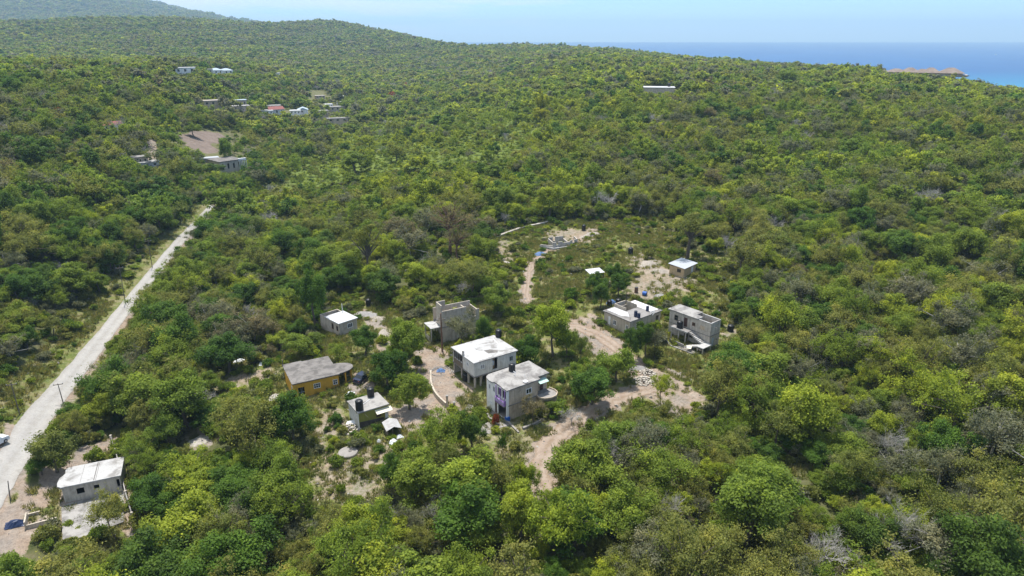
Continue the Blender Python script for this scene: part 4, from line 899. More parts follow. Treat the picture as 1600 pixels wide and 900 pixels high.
# ------------------------------------------------------------------ cars
def car(loc,rz,mat,label):
    t=tag(empty('parked_car',loc,rz),label,'car')
    v=[(-2.05,-.45),(-2.1,-.1),(-2.0,.28),(-1.45,.36),(-1.0,.86),(.45,.9),(1.05,.38),(1.95,.24),(2.1,-.05),(2.05,-.45)]
    b=MB(); n=len(v)
    for y in (-.82,.82):
        for x,z in v: b.v.append((x,y*(.86 if z>.5 else 1),z+.7))
    b.f=[tuple(range(n)),tuple(range(2*n-1,n-1,-1))]+[(i,i+n,(i+1)%n+n,(i+1)%n) for i in range(n)]
    b.build('body',mat,t)
    MB().quad((1.02,-.7,1.12),(1.02,.7,1.12),(.5,.64,1.56),(.5,-.64,1.56)).build('windscreen',M['glass'],t)
    MB().quad((-1.44,.7,1.1),(-1.44,-.7,1.1),(-1.06,-.64,1.53),(-1.06,.64,1.53)).build('rear_window',M['glass'],t)
    for s in (-1,1): MB().quad((-1.25,s*.80,1.12),(.85,s*.80,1.12),(.35,s*.735,1.52),(-.95,s*.735,1.52)).build('side_window',M['glass'],t)
    for x in (-1.3,1.35):
        for s in (-1,1):
            w=MB(); pr=[(.2,-.1),(.3,-.1),(.32,-.05),(.32,.05),(.3,.1),(.2,.1)]; w.lathe(0,0,pr,16); o=w.build('wheel',M['tyre'],t); o.location=(x,s*.76,.32); o.rotation_euler=(rad(90),0,0)
            o2=MB().lathe(0,0,[(.19,-.11),(.19,.11)],12).build('rim',M['rim'],o)
    for s in (-1,1):
        MB().box(2.0,2.09,s*.6-.15,s*.6+.15,.72,.86).build('headlight',M['frame_w'],t); MB().box(-2.1,-2.03,s*.6-.12,s*.6+.12,.75,.92).build('tail_light',M['redroof'],t)
    return t
car(at(568,594),rad(62),M['car_blue'],'dark blue car parked on the drive right of the yellow house')
car(at(-9,697),rad(72),M['car_white'],'white car parked on the far verge of the valley road')
sheet((24,820),2.2,1.3,'navy','dark blue tarpaulin bundle on the dirt yard by the roadside house','tarpaulin','tarpaulin',15,.7,.5)
# ------------------------------------------------------------------ poles along the road
for (bx,by),(tx,ty),lab in [((99,630),(90,599),'leaning grey timber power pole on the near edge of the valley road'),((31,648),(17,598),'grey timber power pole in the bushes left of the valley road'),((196,474),(186,412),'tall grey power pole on the left verge halfway up the valley road'),((238,418),(231,374),'distant thin power pole beside the upper valley road'),((16,782),(13,752),'short dark post on the bank between road and dirt yard')]:
    p=at(bx,by); d=ray(tx,ty); r=math.hypot(p.x,p.y); tp=atr(tx,ty,r); L=min((tp-p).length,9.5)
    t=tag(empty('power_pole',p,.4),lab,'power pole','power poles along the valley road')
    q=(tp-p).normalized()*L; MB().tube([(0,0,-.3),tuple(q*.5),tuple(q)],[.10,.08,.06],7).build('shaft',M['pole'],t)
    if L>4:
        MB().obox((q.x*.93,q.y*.93),(1,0),-.8,.8,-.05,.05,q.z*.93,q.z*.93+.12).build('crossarm',M['timber'],t)
        for x in (-.7,0,.7): MB().lathe(q.x*.93+x,q.y*.93,[(.04,q.z*.93+.12),(.06,q.z*.93+.2),(.03,q.z*.93+.3)],6).build('insulator',M['door_blue'],t)
# ------------------------------------------------------------------ far houses
def far_house(px,w,d,h,wall,roof,label,rz=0,style='flat',lift=0.0,r=None,cat='house',win=3,grp=None):
    p=at(*px) if r is None else atr(px[0],px[1],r)
    if r is not None: p.z=max(p.z,gz(p.x,p.y))
    t=tag(empty('distant_house',p,rz-math.atan2(p.x,p.y)),label,cat,grp); z0=lift
    ho=[(w*(i+.3)/win,w*(i+.62)/win,z0+.9,z0+h*.78) for i in range(win)]
    b=MB().wall((-w/2,-d/2),(w/2,-d/2),-3,z0+h,.25,ho).wall((w/2,-d/2+.25),(w/2,d/2-.25),-3,z0+h,.25,[(d*.3,d*.5,z0+1,z0+h*.75)]).wall((w/2,d/2),(-w/2,d/2),-3,z0+h,.25).wall((-w/2,d/2-.25),(-w/2,-d/2+.25),-3,z0+h,.25,[(d*.3,d*.5,z0+1,z0+h*.75)])
    b.build('wall',wall,t)
    for a,c,e,f in ho: MB().box(-w/2+a,-w/2+c,-d/2+.12,-d/2+.18,e,f).build('window',M['glass'],t)
    o=.4
    if style=='flat': MB().box(-w/2-o,w/2+o,-d/2-o,d/2+o,z0+h+.002,z0+h+.3).build('roof',roof,t)
    else:
        b=MB(); k=d/2+o; hx=max(.05,w/2+o-k); z=z0+h; e=h*.55
        b.v=[(-w/2-o,-k,z),(w/2+o,-k,z),(w/2+o,k,z),(-w/2-o,k,z),(-hx,0,z+e),(hx,0,z+e)]
        if style=='gable': b.v[4]=(-w/2-o,0,z+e); b.v[5]=(w/2+o,0,z+e)
        b.f=[(0,1,5,4),(1,2,5),(2,3,4,5),(3,0,4),(3,2,1,0)]; b.build('roof',roof,t)
    return t
W,B_,T_=M['white_paint'],M['block'],M['block_tan']
V='houses in the far valley'
far_house((290,117),14,8,3.6,W,M['roof_paint'],'long white house on the left ridge with dark windows',.1,lift=1.6,grp=V)
far_house((323,117),9,7,2.8,M['pale_blue'],M['roof_mid'],'dull grey house on the left ridge beside the blue hipped roof',.1,lift=1.4,grp=V)
far_house((338,118),10,8,3.0,W,M['blueroof'],'left one of the two blue grey hipped roofs on the left ridge',.1,'hip',1.4,grp=V)
far_house((354,118),11,9,3.2,W,M['blueroof'],'right one of the two blue grey hipped roofs on the left ridge',.1,'hip',1.4,grp=V)
far_house((434,120),9,6,2.6,W,M['roof_paint'],'lone small white roof on the ridge above the valley village',.2,lift=1.1,grp=V)
far_house((333,169),11,7,2.8,T_,M['sand'],'tan walled house left of the valley village',.2,lift=1.8,grp=V)
far_house((377,174),10,7,2.8,T_,M['roof_pale'],'low pale house with a grey upper floor in the valley village',.1,lift=0.7,grp=V)
far_house((377,169),7,5,4.6,B_,M['blueroof'],'grey upper block standing behind the low pale valley house',.1,lift=0.7,grp=V)
far_house((424,174),13,7,3.0,W,M['roof_pale'],'pale flat roof behind the red roof in the valley village',0,lift=1.0,grp=V)
far_house((431,181),10,8,3.2,M['pale_blue'],M['redroof'],'red roofed house in the valley village',.3,'gable',1.5,grp=V)
far_house((418,180),7,6,2.6,W,M['roof_paint'],'small white roof touching the red roofed house',.1,lift=0.5,grp=V)
far_house((462,181),7,6,2.6,W,M['roof_paint'],'low white roof left of the white gabled house in the village',0,lift=1.2,grp=V)
far_house((474,180),9,7,2.8,W,M['blueroof'],'white gabled house in the middle of the valley village',1.57,'gable',1.5,grp=V)
far_house((503,184),9,6,2.8,T_,M['roof_mid'],'tan house at the right of the valley village with pale walls',.2,lift=2.2,grp=V)
far_house((527,175),12,7,2.8,B_,M['roof_pale'],'grey flat house uphill at the right end of the valley village',.2,lift=1.5,grp=V)
far_house((514,173),6,5,2.6,W,M['roof_paint'],'tiny white house uphill of the valley village',.2,lift=2.6,grp=V)
far_house((528,195),14,5,2.4,T_,M['roof_mid'],'long tan wall like house lowest at the right of the village',.1,lift=2.1,grp=V)
far_house((532,166),6,4,2.0,W,M['roof_pale'],'small pale hut on the bare patch above the village',.1,lift=1.7,grp=V)
far_house((500,156),8,6,2.2,T_,M['sand'],'pale hut among bare ground above the valley village',.2,lift=1.4,grp=V)
far_house((533,157),6,5,2.2,W,M['roof_paint'],'tiny white roof higher up the slope right of the village',.2,lift=1.6,grp=V)
far_house((176,207),7,6,2.1,W,M['redroof'],'small rusty red roofed house alone on the left slope',.2,'gable',1.4,grp=V)
far_house((230,262),8,4,2.0,M['pale_blue'],M['roof_white'],'long low pale building at the foot of the sandy path',.15,lift=0.1,grp=V)
far_house((220,257),5,4,2.8,B_,M['roof_mid'],'small grey hut behind the long low pale building',.1,lift=0.1,grp=V)
a=far_house((353,264),10,11,4.0,B_,M['roof_grey'],'grey flat roofed building with a row of white arches beside the pasture',.45,lift=0.1,win=4,grp=V)
MB().box(3.2,6.6,-6.3,-5.55,4.0,4.8).build('parapet',M['white_paint'],a)
for i in range(5): MB().box(3.3+i*.78,3.5+i*.78,-6.3,-6.05,-1,4.0).build('column',M['white_paint'],a)
far_house((326,253),8,3.5,1.6,M['zinc_grey'],M['zinc'],'long low zinc roofed shed behind the arched building',.1,lift=0.1,cat='shed',grp=V)
far_house((290,256),6,4,2,W,M['roof_paint'],'small white roof among palms by the sandy path',.1,lift=0.1,grp=V)
a=far_house((1029,147),19,11,3.0,M['block'],M['roof_paint'],'long flat white roofed house alone on the right hillside',.05,lift=1.2,win=0)
c=a.location; k=a.rotation_euler.z
tank(Vector((c.x+6.6*math.cos(k),c.y+2+6.6*math.sin(k),c.z+1.2+3.32)),1.8,2.4,'black water tank on the lone white hillside roof','black water tanks')
# thatched villa on the right ridge
p=atr(1440,118,680); p.z=gz(p.x,p.y); rz=-math.atan2(p.x,p.y)
t=tag(empty('thatched_villa',p,rz),'large villa with several brown thatched roofs on the right ridge above the sea','villa')
zb=atr(1440,115.5,680).z-p.z
MB().box(-31,32,-6,8,zb-1.6,zb).build('terrace_wall',M['block'],t)
MB().box(-32,33,-6.6,-6.05,zb-.8,zb+.05).build('terrace_edge',M['path'],t)
for cx,w,d,h in ((-19,17,12,3.9),(-9,16,13,4.9),(0,13,11,4.0),(6,15,14,5.2),(20,20,14,5.4),(-28,9,9,2.6)):
    MB().box(cx-w*.42,cx+w*.42,-d*.4,d*.4,zb+.002,zb+1.4).build('wall',M['block_tan'],t)
    b=MB(); b.v=[(cx-w/2,-d/2,zb+1.2),(cx+w/2,-d/2,zb+1.2),(cx+w/2,d/2,zb+1.2),(cx-w/2,d/2,zb+1.2),(cx-w*.1,0,zb+h),(cx+w*.1,0,zb+h)]; b.f=[(0,1,5,4),(1,2,5),(2,3,4,5),(3,0,4),(3,2,1,0)]; b.build('roof',M['thatch'],t)
MB().box(-50,-33,-5,-4,zb-1.6,zb+.0).build('fence_wall',M['path'],t)
# boat on the sea
p=atz(1556,86,SEA); t=tag(empty('boat',p,rad(10)),'small white boat leaving a wake far out on the sea','boat')
MB().prism([(-9,-2.2),(5,-2.2),(9,0),(5,2.2),(-9,2.2)],-1,2.6).build('hull',M['frame_w'],t); MB().box(-5,2,-1.6,1.6,2.602,5).build('cabin',M['frame_w'],t)

# ------------------------------------------------------------------ plants
def leaf_mesh(name,cen,crad,n_leaf,size,rng,flat=.75,up=.45,asp=.62,jit=.75,shell=.35,soft=0.0):
    """leaf-sized faces spread through clumps: cen (K,3), crad (K,)"""
    K=len(cen); w=crad**2; pick=rng.choice(K,n_leaf,p=w/w.sum())
    dv=rng.normal(size=(n_leaf,3)); dv/=np.linalg.norm(dv,axis=1)[:,None]
    u=rng.random(n_leaf); rr=crad[pick]*(shell+(1-shell)*u**.6)*(.85+.3*rng.random(n_leaf))
    rr=np.where(rng.random(n_leaf)<soft,crad[pick]*np.minimum(np.abs(rng.normal(size=n_leaf))*.72,1.7),rr); off=dv*rr[:,None]; off[:,2]*=flat; p=cen[pick]+off
    nrm=dv*.7+np.array([0,0,up])+rng.normal(size=(n_leaf,3))*jit; nrm/=np.linalg.norm(nrm,axis=1)[:,None]
    a=np.cross(nrm,rng.normal(size=(n_leaf,3))); a/=np.linalg.norm(a,axis=1)[:,None]+1e-9; b=np.cross(nrm,a)
    s=size*(.65+.7*rng.random(n_leaf)); L=(a*(s*.5)[:,None]); Wd=b*(s*asp*.5)[:,None]
    v=np.stack([p-L,p-L*.1+Wd,p+L,p-L*.1-Wd],1).reshape(-1,3)
    me=mesh_np(name,v,np.arange(n_leaf*4),4)
    # leaf to leaf and clump to clump differences in the leaf's own colour
    ck=rng.normal(size=K)*.2; lv=np.clip(.5+ck[pick]+rng.normal(size=n_leaf)*.17,0,1)
    at_=me.attributes.new('lv','FLOAT','FACE'); at_.data.foreach_set('value',lv.astype(np.float32)); return me
def branch_mesh(name,base_r,H,cen,rng,k,top=.55,lean=.25,n=6,thin=.35):
    b=MB(); tp=Vector((rng.normal()*lean,rng.normal()*lean,H*top)); mid=Vector((tp.x*.4+rng.normal()*.12,tp.y*.4+rng.normal()*.12,H*top*.5))
    b.tube([(0,0,-.8),(0,0,.05),mid,tp],[base_r*1.4,base_r*1.1,base_r*.8,base_r*.62],n)
    for i in rng.choice(len(cen),min(k,len(cen)),replace=False):
        c=Vector(cen[i]); t=rng.uniform(.35,1); st=mid.lerp(tp,t); m=st.lerp(c,.5)+Vector((rng.normal()*.2,rng.normal()*.2,.15))
        b.tube([st,m,c],[base_r*.5,base_r*.32,base_r*.32*thin],4)
    return b.mesh(name)
def crown_clumps(R,H,rng,n,crad,low=.30,squash=1.0,lob=.22,inner=.2,topheavy=.0):
    """clump centres on an uneven, lobed crown between height low*H and H"""
    ph=rng.random(6)*6.3; out=[]
    zc=H*(low+1)/2; hz=H*(1-low)/2
    while len(out)<n:
        d=rng.normal(size=3); d/=np.linalg.norm(d)
        if d[2]<-.55 or (d[2]<0 and rng.random()<topheavy): continue
        a=math.atan2(d[1],d[0]); q=1+lob*math.sin(2*a+ph[0])+lob*.8*math.sin(3*a+ph[1]+2*d[2])+lob*.5*math.sin(5*a+ph[2])
        f=(rng.uniform(.12,.6) if rng.random()<inner else rng.uniform(.68,.97))*q
        out.append((d[0]*f*(R-crad*.6),d[1]*f*(R-crad*.6),zc+d[2]*f*max(.3,hz-crad*.5)*squash))
    c=np.array(out); return c, crad*(.7+.6*rng.random(n))
def bare_mesh(name,R,H,rng,levels=4,base=.16,first=7):
    b=MB()
    def grow(p,d,L,r,lv):
        q=p+d*L*.5+Vector((rng.normal(),rng.normal(),rng.normal()))*L*.07; e=q+(d+Vector((rng.normal(),rng.normal(),rng.normal()*.6+.15))*.22).normalized()*L*.5
        b.tube([p,q,e],[r,r*.8,r*.55],5 if lv>2 else 3)
        if lv>0:
            for _ in range(4 if lv>1 else 5):
                t=rng.uniform(.35,1.0); s=p.lerp(e,t); k=Vector((rng.normal(),rng.normal(),rng.normal()*.7+.35)).normalized()
                grow(s,(d*.75+k*.85).normalized(),L*rng.uniform(.5,.78),max(.010,r*.5),lv-1)
    b.tube([(0,0,-.6),(0,0,H*.12),(0.1,0.05,H*.28)],[base*1.5,base*1.1,base],6)
    for i in range(first):
        a=6.283*(i+rng.random()*.6)/first; el=rng.uniform(.35,1.25)
        grow(Vector((.05,.02,H*rng.uniform(.14,.28))),Vector((math.cos(a)*math.cos(el),math.sin(a)*math.cos(el),math.sin(el))),H*rng.uniform(.26,.36),base*.55,levels-2)
    return b.mesh(name)
# ---- prototypes: (crown mesh, trunk mesh), nominal radius 3, height 6.5
PR={}
def protos():
    for i in range(4):      # dense broadleaf
        rng=np.random.default_rng(100+i); c,r=crown_clumps(3.0,6.5,rng,[54,40,66,48][i],[.78,.95,.66,.85][i],low=.16,lob=.26,inner=.25)
        PR['broad',i]=(leaf_mesh('broadleaf_crown',c,r,13500,.235,rng,jit=.55,shell=.4,up=.8,soft=.35),branch_mesh('broadleaf_trunk',.20,6.5,c,rng,9))
    for i in range(4):      # airy, with small leaves and twigs showing
        rng=np.random.default_rng(200+i); c,r=crown_clumps(3.2,6.2,rng,[60,46,70,54][i],[.62,.75,.55,.66][i],low=.22,lob=.3,inner=.3,topheavy=.3)
        PR['airy',i]=(leaf_mesh('airy_crown',c,r,8500,.205,rng,flat=.75,jit=.7,shell=.1,asp=.5,up=.7,soft=.85),branch_mesh('airy_trunk',.13,6.2,c,rng,30,thin=.5,lean=.4))
    for i in range(3):      # leafless
        rng=np.random.default_rng(300+i); PR['bare',i]=(bare_mesh('bare_crown',3,6,rng,5,.075,11),None)
    for i in range(3):      # bush from the ground
        rng=np.random.default_rng(400+i); c,r=crown_clumps(1.25,1.9,rng,16,.5,low=-.1,lob=.25)
        PR['bush',i]=(leaf_mesh('bush_leaves',c,r,1500,.26,rng,jit=.8,shell=.4),branch_mesh('bush_stem',.05,1.6,c,rng,8,top=.4))
    for i in range(2):      # palm
        rng=np.random.default_rng(500+i); b=MB(); fr=MB(); H=7.0
        b.tube([(0,0,-.5),(.15,.05,2.5),(.35,.1,5),(.45,.1,H)],[.22,.16,.13,.12],8)
        for k in range(15):
            a=6.283*k/15+rng.normal()*.15; el=rng.uniform(.0,.9); L=rng.uniform(2.3,3.0); pts=[]
            for s in np.linspace(0,1,8):
                x=L*s*math.cos(el)*(1-.12*s); z=L*s*math.sin(el)-1.9*s*s; pts.append(Vector((.45+x*math.cos(a),.1+x*math.sin(a),H+z)))
            for s in range(7):
                p,q=pts[s],pts[s+1]; d=(q-p).normalized(); n=d.cross(Vector((0,0,1))).normalized(); w=.62*math.sin(.35+2.6*(s+.5)/7)
                for sg in (-1,1):
                    for t in (0,.5):
                        u=p.lerp(q,t); e=u+n*sg*w+d*.35-Vector((0,0,.3*w)); fr.quad(tuple(u),tuple(u+d*.12),tuple(e+d*.05),tuple(e))
        me=fr.mesh('palm_fronds'); PR['palm',i]=(me,b.mesh('palm_trunk'))
    for i in range(2):      # tall limbed tree with a wide thin crown
        rng=np.random.default_rng(600+i); c,r=crown_clumps(3.4,8.2,rng,44,.8,low=.42,lob=.28,inner=.25,topheavy=.5)
        PR['tall',i]=(leaf_mesh('tall_crown',c,r,[7000,2600][i],.22,rng,flat=.5,jit=.9,shell=.1,asp=.5),branch_mesh('tall_trunk',.26,8.2,c,rng,34,top=.6,thin=.4))
protos()
def lod(kind,i,seed,R,H):
    rng=np.random.default_rng(700+seed)
    if kind=='mid': c,r=crown_clumps(R,H,rng,30,.78,low=.12,lob=.28); return leaf_mesh('forest_clump',c,r,2300,.42,rng,jit=.55,shell=.4,up=.8,soft=.5)
    if kind=='midairy': c,r=crown_clumps(R,H,rng,26,.75,low=.2,lob=.3,inner=.3); return leaf_mesh('forest_clump',c,r,1900,.35,rng,flat=.8,up=.7,jit=.7,soft=.9,shell=.15,asp=.5)
    if kind=='far': c,r=crown_clumps(R,H,rng,11,1.1,low=.1,lob=.25); return leaf_mesh('forest_clump',c,r,420,.85,rng,up=.8,soft=.6,jit=.55,shell=.5,asp=.7)
    if kind=='vfar': c,r=crown_clumps(R,H,rng,8,1.2,low=.05,lob=.25); return leaf_mesh('forest_clump',c,r,150,1.25,rng,up=.8,jit=.5,shell=.5,asp=.8)
PLANTS=bpy.data.collections.new('plant_stock')      # what the woods are made from; holds no object of the scene itself
STOCK=[]
def stock(me,mat,extra=None,emat=None):
    me=me.copy(); me.materials.clear(); me.materials.append(M[mat])
    if extra is not None:
        bm=__import__('bmesh').new(); bm.from_mesh(me); n0=len(bm.faces); bm.from_mesh(extra)
        bm.faces.ensure_lookup_table()
        for f in bm.faces[n0:]: f.material_index=1
        bm.to_mesh(me); bm.free(); me.materials.append(M[emat])
    o=bpy.data.objects.new('plant_%03d'%len(STOCK),me); PLANTS.objects.link(o); STOCK.append(o); return len(STOCK)-1
# species of the woods: (near, mid, far, very far stock numbers)
SP={}
def species(name,kind,mat,bark,mid):
    near=[stock(PR[kind,i][0],mat,PR[kind,i][1],bark) for i in range(3)]
    md=[stock(lod(mid,0,hash_(name)+k,3.0,6.3),mat) for k in range(2)]
    fr=[stock(lod('far',0,hash_(name)+10+k,3.0,6.0),mat) for k in range(2)]
    vf=[stock(lod('vfar',0,hash_(name)+20+k,3.2,5.8),mat) for k in range(2)]
    SP[name]=(near,md,fr,vf)
def hash_(s): return sum(ord(c)*(i+3) for i,c in enumerate(s))%97*30
species('dark','broad','leaf_dark','bark','mid'); species('mid','broad','leaf_mid','bark','mid'); species('lime','broad','leaf_lime','bark','mid')
species('olive','airy','leaf_olive','bark','midairy'); species('grey','airy','leaf_grey','bark_pale','midairy'); species('amid','airy','leaf_mid','bark','midairy'); species('russet','airy','leaf_russet','bark_pale','midairy'); species('alime','airy','leaf_lime','bark','midairy')
SP['red']=[[stock(lod('mid',0,901,3.2,5),'leaf_red')]]*4; SP['yellow']=[[stock(lod('mid',0,905,3.0,6),'leaf_yellow')]]*4
SP['bare']=([stock(PR['bare',i][0],'bark_pale') for i in range(3)],)*4
BUSH={m:[stock(PR['bush',i][0],m) for i in range(3)] for m in ('leaf_mid','leaf_olive','leaf_dark','leaf_lime','leaf_grey')}
GRASS=[]
for i in range(3):
    rng=np.random.default_rng(800+i); n=46; a=rng.random(n)*6.283; q=rng.random(n)**.5*.45; h=rng.uniform(.25,.75,n); ln=rng.uniform(.1,.4,n)
    p=np.stack([q*np.cos(a),q*np.sin(a),np.zeros(n)-.05],1); t=np.stack([np.cos(a+rng.normal(size=n)*.8)*ln,np.sin(a+rng.normal(size=n)*.8)*ln,h],1); w=np.stack([-np.sin(a),np.cos(a),0*a],1)*.05
    v=np.stack([p-w,p+w,p+t*.6+w*.8,p+t],1).reshape(-1,3); me=mesh_np('grass_tuft',v,np.arange(n*4),4)
    x=me.attributes.new('lv','FLOAT','FACE'); x.data.foreach_set('value',rng.random(n).astype(np.float32)); GRASS.append(stock(me,'blade'))
STONES=[]
for i in range(3):
    bm=__import__('bmesh').new(); __import__('bmesh').ops.create_icosphere(bm,subdivisions=1,radius=1); rr=random.Random(i)
    for v in bm.verts: v.co*=rr.uniform(.6,1.15); v.co.z*=.6
    me=bpy.data.meshes.new('stone'); bm.to_mesh(me); bm.free(); STONES.append(stock(me,['rock','roof_pale','gravel'][i]))
def scatter(name,pts,idx,rot,scl):
    """one object whose points carry copies of the plant stock"""
    me=bpy.data.meshes.new(name); n=len(pts); me.vertices.add(n); me.vertices.foreach_set('co',np.asarray(pts,np.float32).ravel())
    a=me.attributes.new('pick','INT','POINT'); a.data.foreach_set('value',np.asarray(idx,np.int32))
    a=me.attributes.new('turn','FLOAT_VECTOR','POINT'); a.data.foreach_set('vector',np.asarray(rot,np.float32).ravel())
    a=me.attributes.new('size','FLOAT_VECTOR','POINT'); a.data.foreach_set('vector',np.asarray(scl,np.float32).ravel())
    o=bpy.data.objects.new(name,me); COL.objects.link(o)
    ng=bpy.data.node_groups.new(name,'GeometryNodeTree'); ng.interface.new_socket('Geometry',in_out='INPUT',socket_type='NodeSocketGeometry'); ng.interface.new_socket('Geometry',in_out='OUTPUT',socket_type='NodeSocketGeometry')
    gi=ng.nodes.new('NodeGroupInput'); go=ng.nodes.new('NodeGroupOutput'); ip=ng.nodes.new('GeometryNodeInstanceOnPoints'); ci=ng.nodes.new('GeometryNodeCollectionInfo')
    ci.inputs[0].default_value=PLANTS; ci.inputs[1].default_value=True; ci.inputs[2].default_value=True
    def attr(nm,ty):
        q=ng.nodes.new('GeometryNodeInputNamedAttribute'); q.data_type=ty; q.inputs[0].default_value=nm; return q.outputs[0]
    L=ng.links.new; L(gi.outputs[0],ip.inputs['Points']); L(ci.outputs[0],ip.inputs['Instance']); ip.inputs['Pick Instance'].default_value=True
    L(attr('pick','INT'),ip.inputs['Instance Index']); L(attr('turn','FLOAT_VECTOR'),ip.inputs['Rotation']); L(attr('size','FLOAT_VECTOR'),ip.inputs['Scale'])
    L(ip.outputs[0],go.inputs[0]); md=o.modifiers.new('scatter','NODES'); md.node_group=ng; o['kind']='stuff'; return o

# ------------------------------------------------------------------ labels for plants
LAND=[(p,n) for p,n in [((810,610),'the balcony house'),((755,575),'the wide white roof'),((500,600),'the yellow house'),((572,655),'the olive house'),((985,510),'the barrel house'),((1088,530),'the staircase house'),((528,515),'the white roofed cottage'),((715,520),'the roofless shell'),((1068,428),'the plywood shed'),((885,378),'the block foundation'),((140,780),'the roadside house'),((929,430),'the sheet shelter'),((544,709),'the round cistern'),((1006,596),'the block heap'),((848,735),'the dirt track end'),((655,640),'the pink yard'),((632,440),'the ruined wall'),((985,397),'the lone black tank'),((40,690),'the valley road'),((140,560),'the valley road')]]
LANDP=[(at(*p),n,p) for p,n in LAND]
USED={}
def plant_label(words,p):
    u,v,_=project(p.x,p.y,p.z+2); u,v=float(u),float(v)
    best=min(LANDP,key=lambda q:(q[0]-p).length); d=(best[0]-p).length; lu,lv=best[2]
    if d<26:
        du,dv=u-lu,(v-lv)*1.7
        rel=('right of' if du>0 else 'left of') if abs(du)>abs(dv) else ('in front of' if dv>0 else 'behind')
        if d<11: rel='close '+rel
        base=f'{words} {rel} {best[1]}'
    else:
        hz=['far left','left','middle','right','far right'][min(4,max(0,int(u//320)))]
        vt='bottom woods' if v>790 else 'lower woods' if v>640 else 'midway woods' if v>480 else 'upper woods' if v>330 else 'distant woods'
        base=f'{words} in the {vt}, {hz}'
    return base
NEW=[]      # (root, words, point), labelled once all stand
def finish_labels():
    by={}
    for root,words,p,own in NEW:
        if own: root['label']=own; continue
        by.setdefault(plant_label(words,p),[]).append((root,p))
    for lab,items in by.items():
        n=len(items)
        if n==1: items[0][0]['label']=lab; continue
        if n<=4:
            items.sort(key=lambda q:float(project(q[1].x,q[1].y,q[1].z)[0]))
            ws={2:['left one of two','right one of two'],3:['leftmost of three','middle one of three','rightmost of three'],4:['leftmost of four','second from left','third from left','rightmost of four']}[n]
            for (r,_),w in zip(items,ws): r['label']=f'{lab}, {w}'
        else:
            for r,_ in items: r['label']=lab; r['group']=lab
MATC={'leaf_dark':'dark green','leaf_mid':'green','leaf_lime':'bright yellow green','leaf_olive':'olive green','leaf_grey':'grey green','leaf_russet':'brownish','leaf_red':'red flowering','leaf_yellow':'yellow','bark_pale':'pale grey'}
KN={'broad':('broadleaf_tree','dense tree','trees with dense crowns'),'airy':('feathery_tree','airy tree','trees with thin feathery crowns'),'bare':('bare_tree','leafless tree','leafless trees'),'bush':('bush','low bush','low bushes'),'palm':('palm_tree','palm tree','palm trees'),'tall':('tall_tree','tall limbed tree','tall limbed trees')}
def plant(kind,mat,i,loc,R,H,rz,bark='bark',own=None,R0=None):
    nm,word,grp=KN[kind]; cm,tm=PR[kind,i]
    r0,h0={'broad':(3.0,6.5),'airy':(3.2,6.2),'bare':(3,6),'bush':(1.25,1.9),'palm':(3,7.5),'tall':(3.4,8.2)}[kind]
    t=empty(nm,loc,rz,(R/r0,R/r0*random.uniform(.92,1.08),H/h0)); t['category']='bush' if kind=='bush' else 'tree'; t['group']=grp
    key=(cm.name,mat)
    if kind=='bare':
        o=bpy.data.objects.new('trunk_and_branches',shared(cm,'bark_pale' if bark=='bark' else bark)); COL.objects.link(o); o.parent=t
    else:
        o=bpy.data.objects.new('crown' if kind!='bush' else 'foliage',shared(cm,mat)); COL.objects.link(o); o.parent=t
        o=bpy.data.objects.new('trunk' if kind!='bush' else 'stem',shared(tm,bark)); COL.objects.link(o); o.parent=t
    sz='tall ' if (kind in('broad','airy') and H>7.4) else 'small ' if (kind in('broad','airy') and R<2.3) else ''
    NEW.append((t,(MATC.get(mat,'')+' ' if kind!='bare' else 'pale grey ')+sz+word,Vector(loc),own)); return t
_S={}
def shared(me,mat):
    k=(me.name,mat)
    if k not in _S:
        c=me.copy(); c.materials.clear(); c.materials.append(M[mat]); _S[k]=c
    return _S[k]
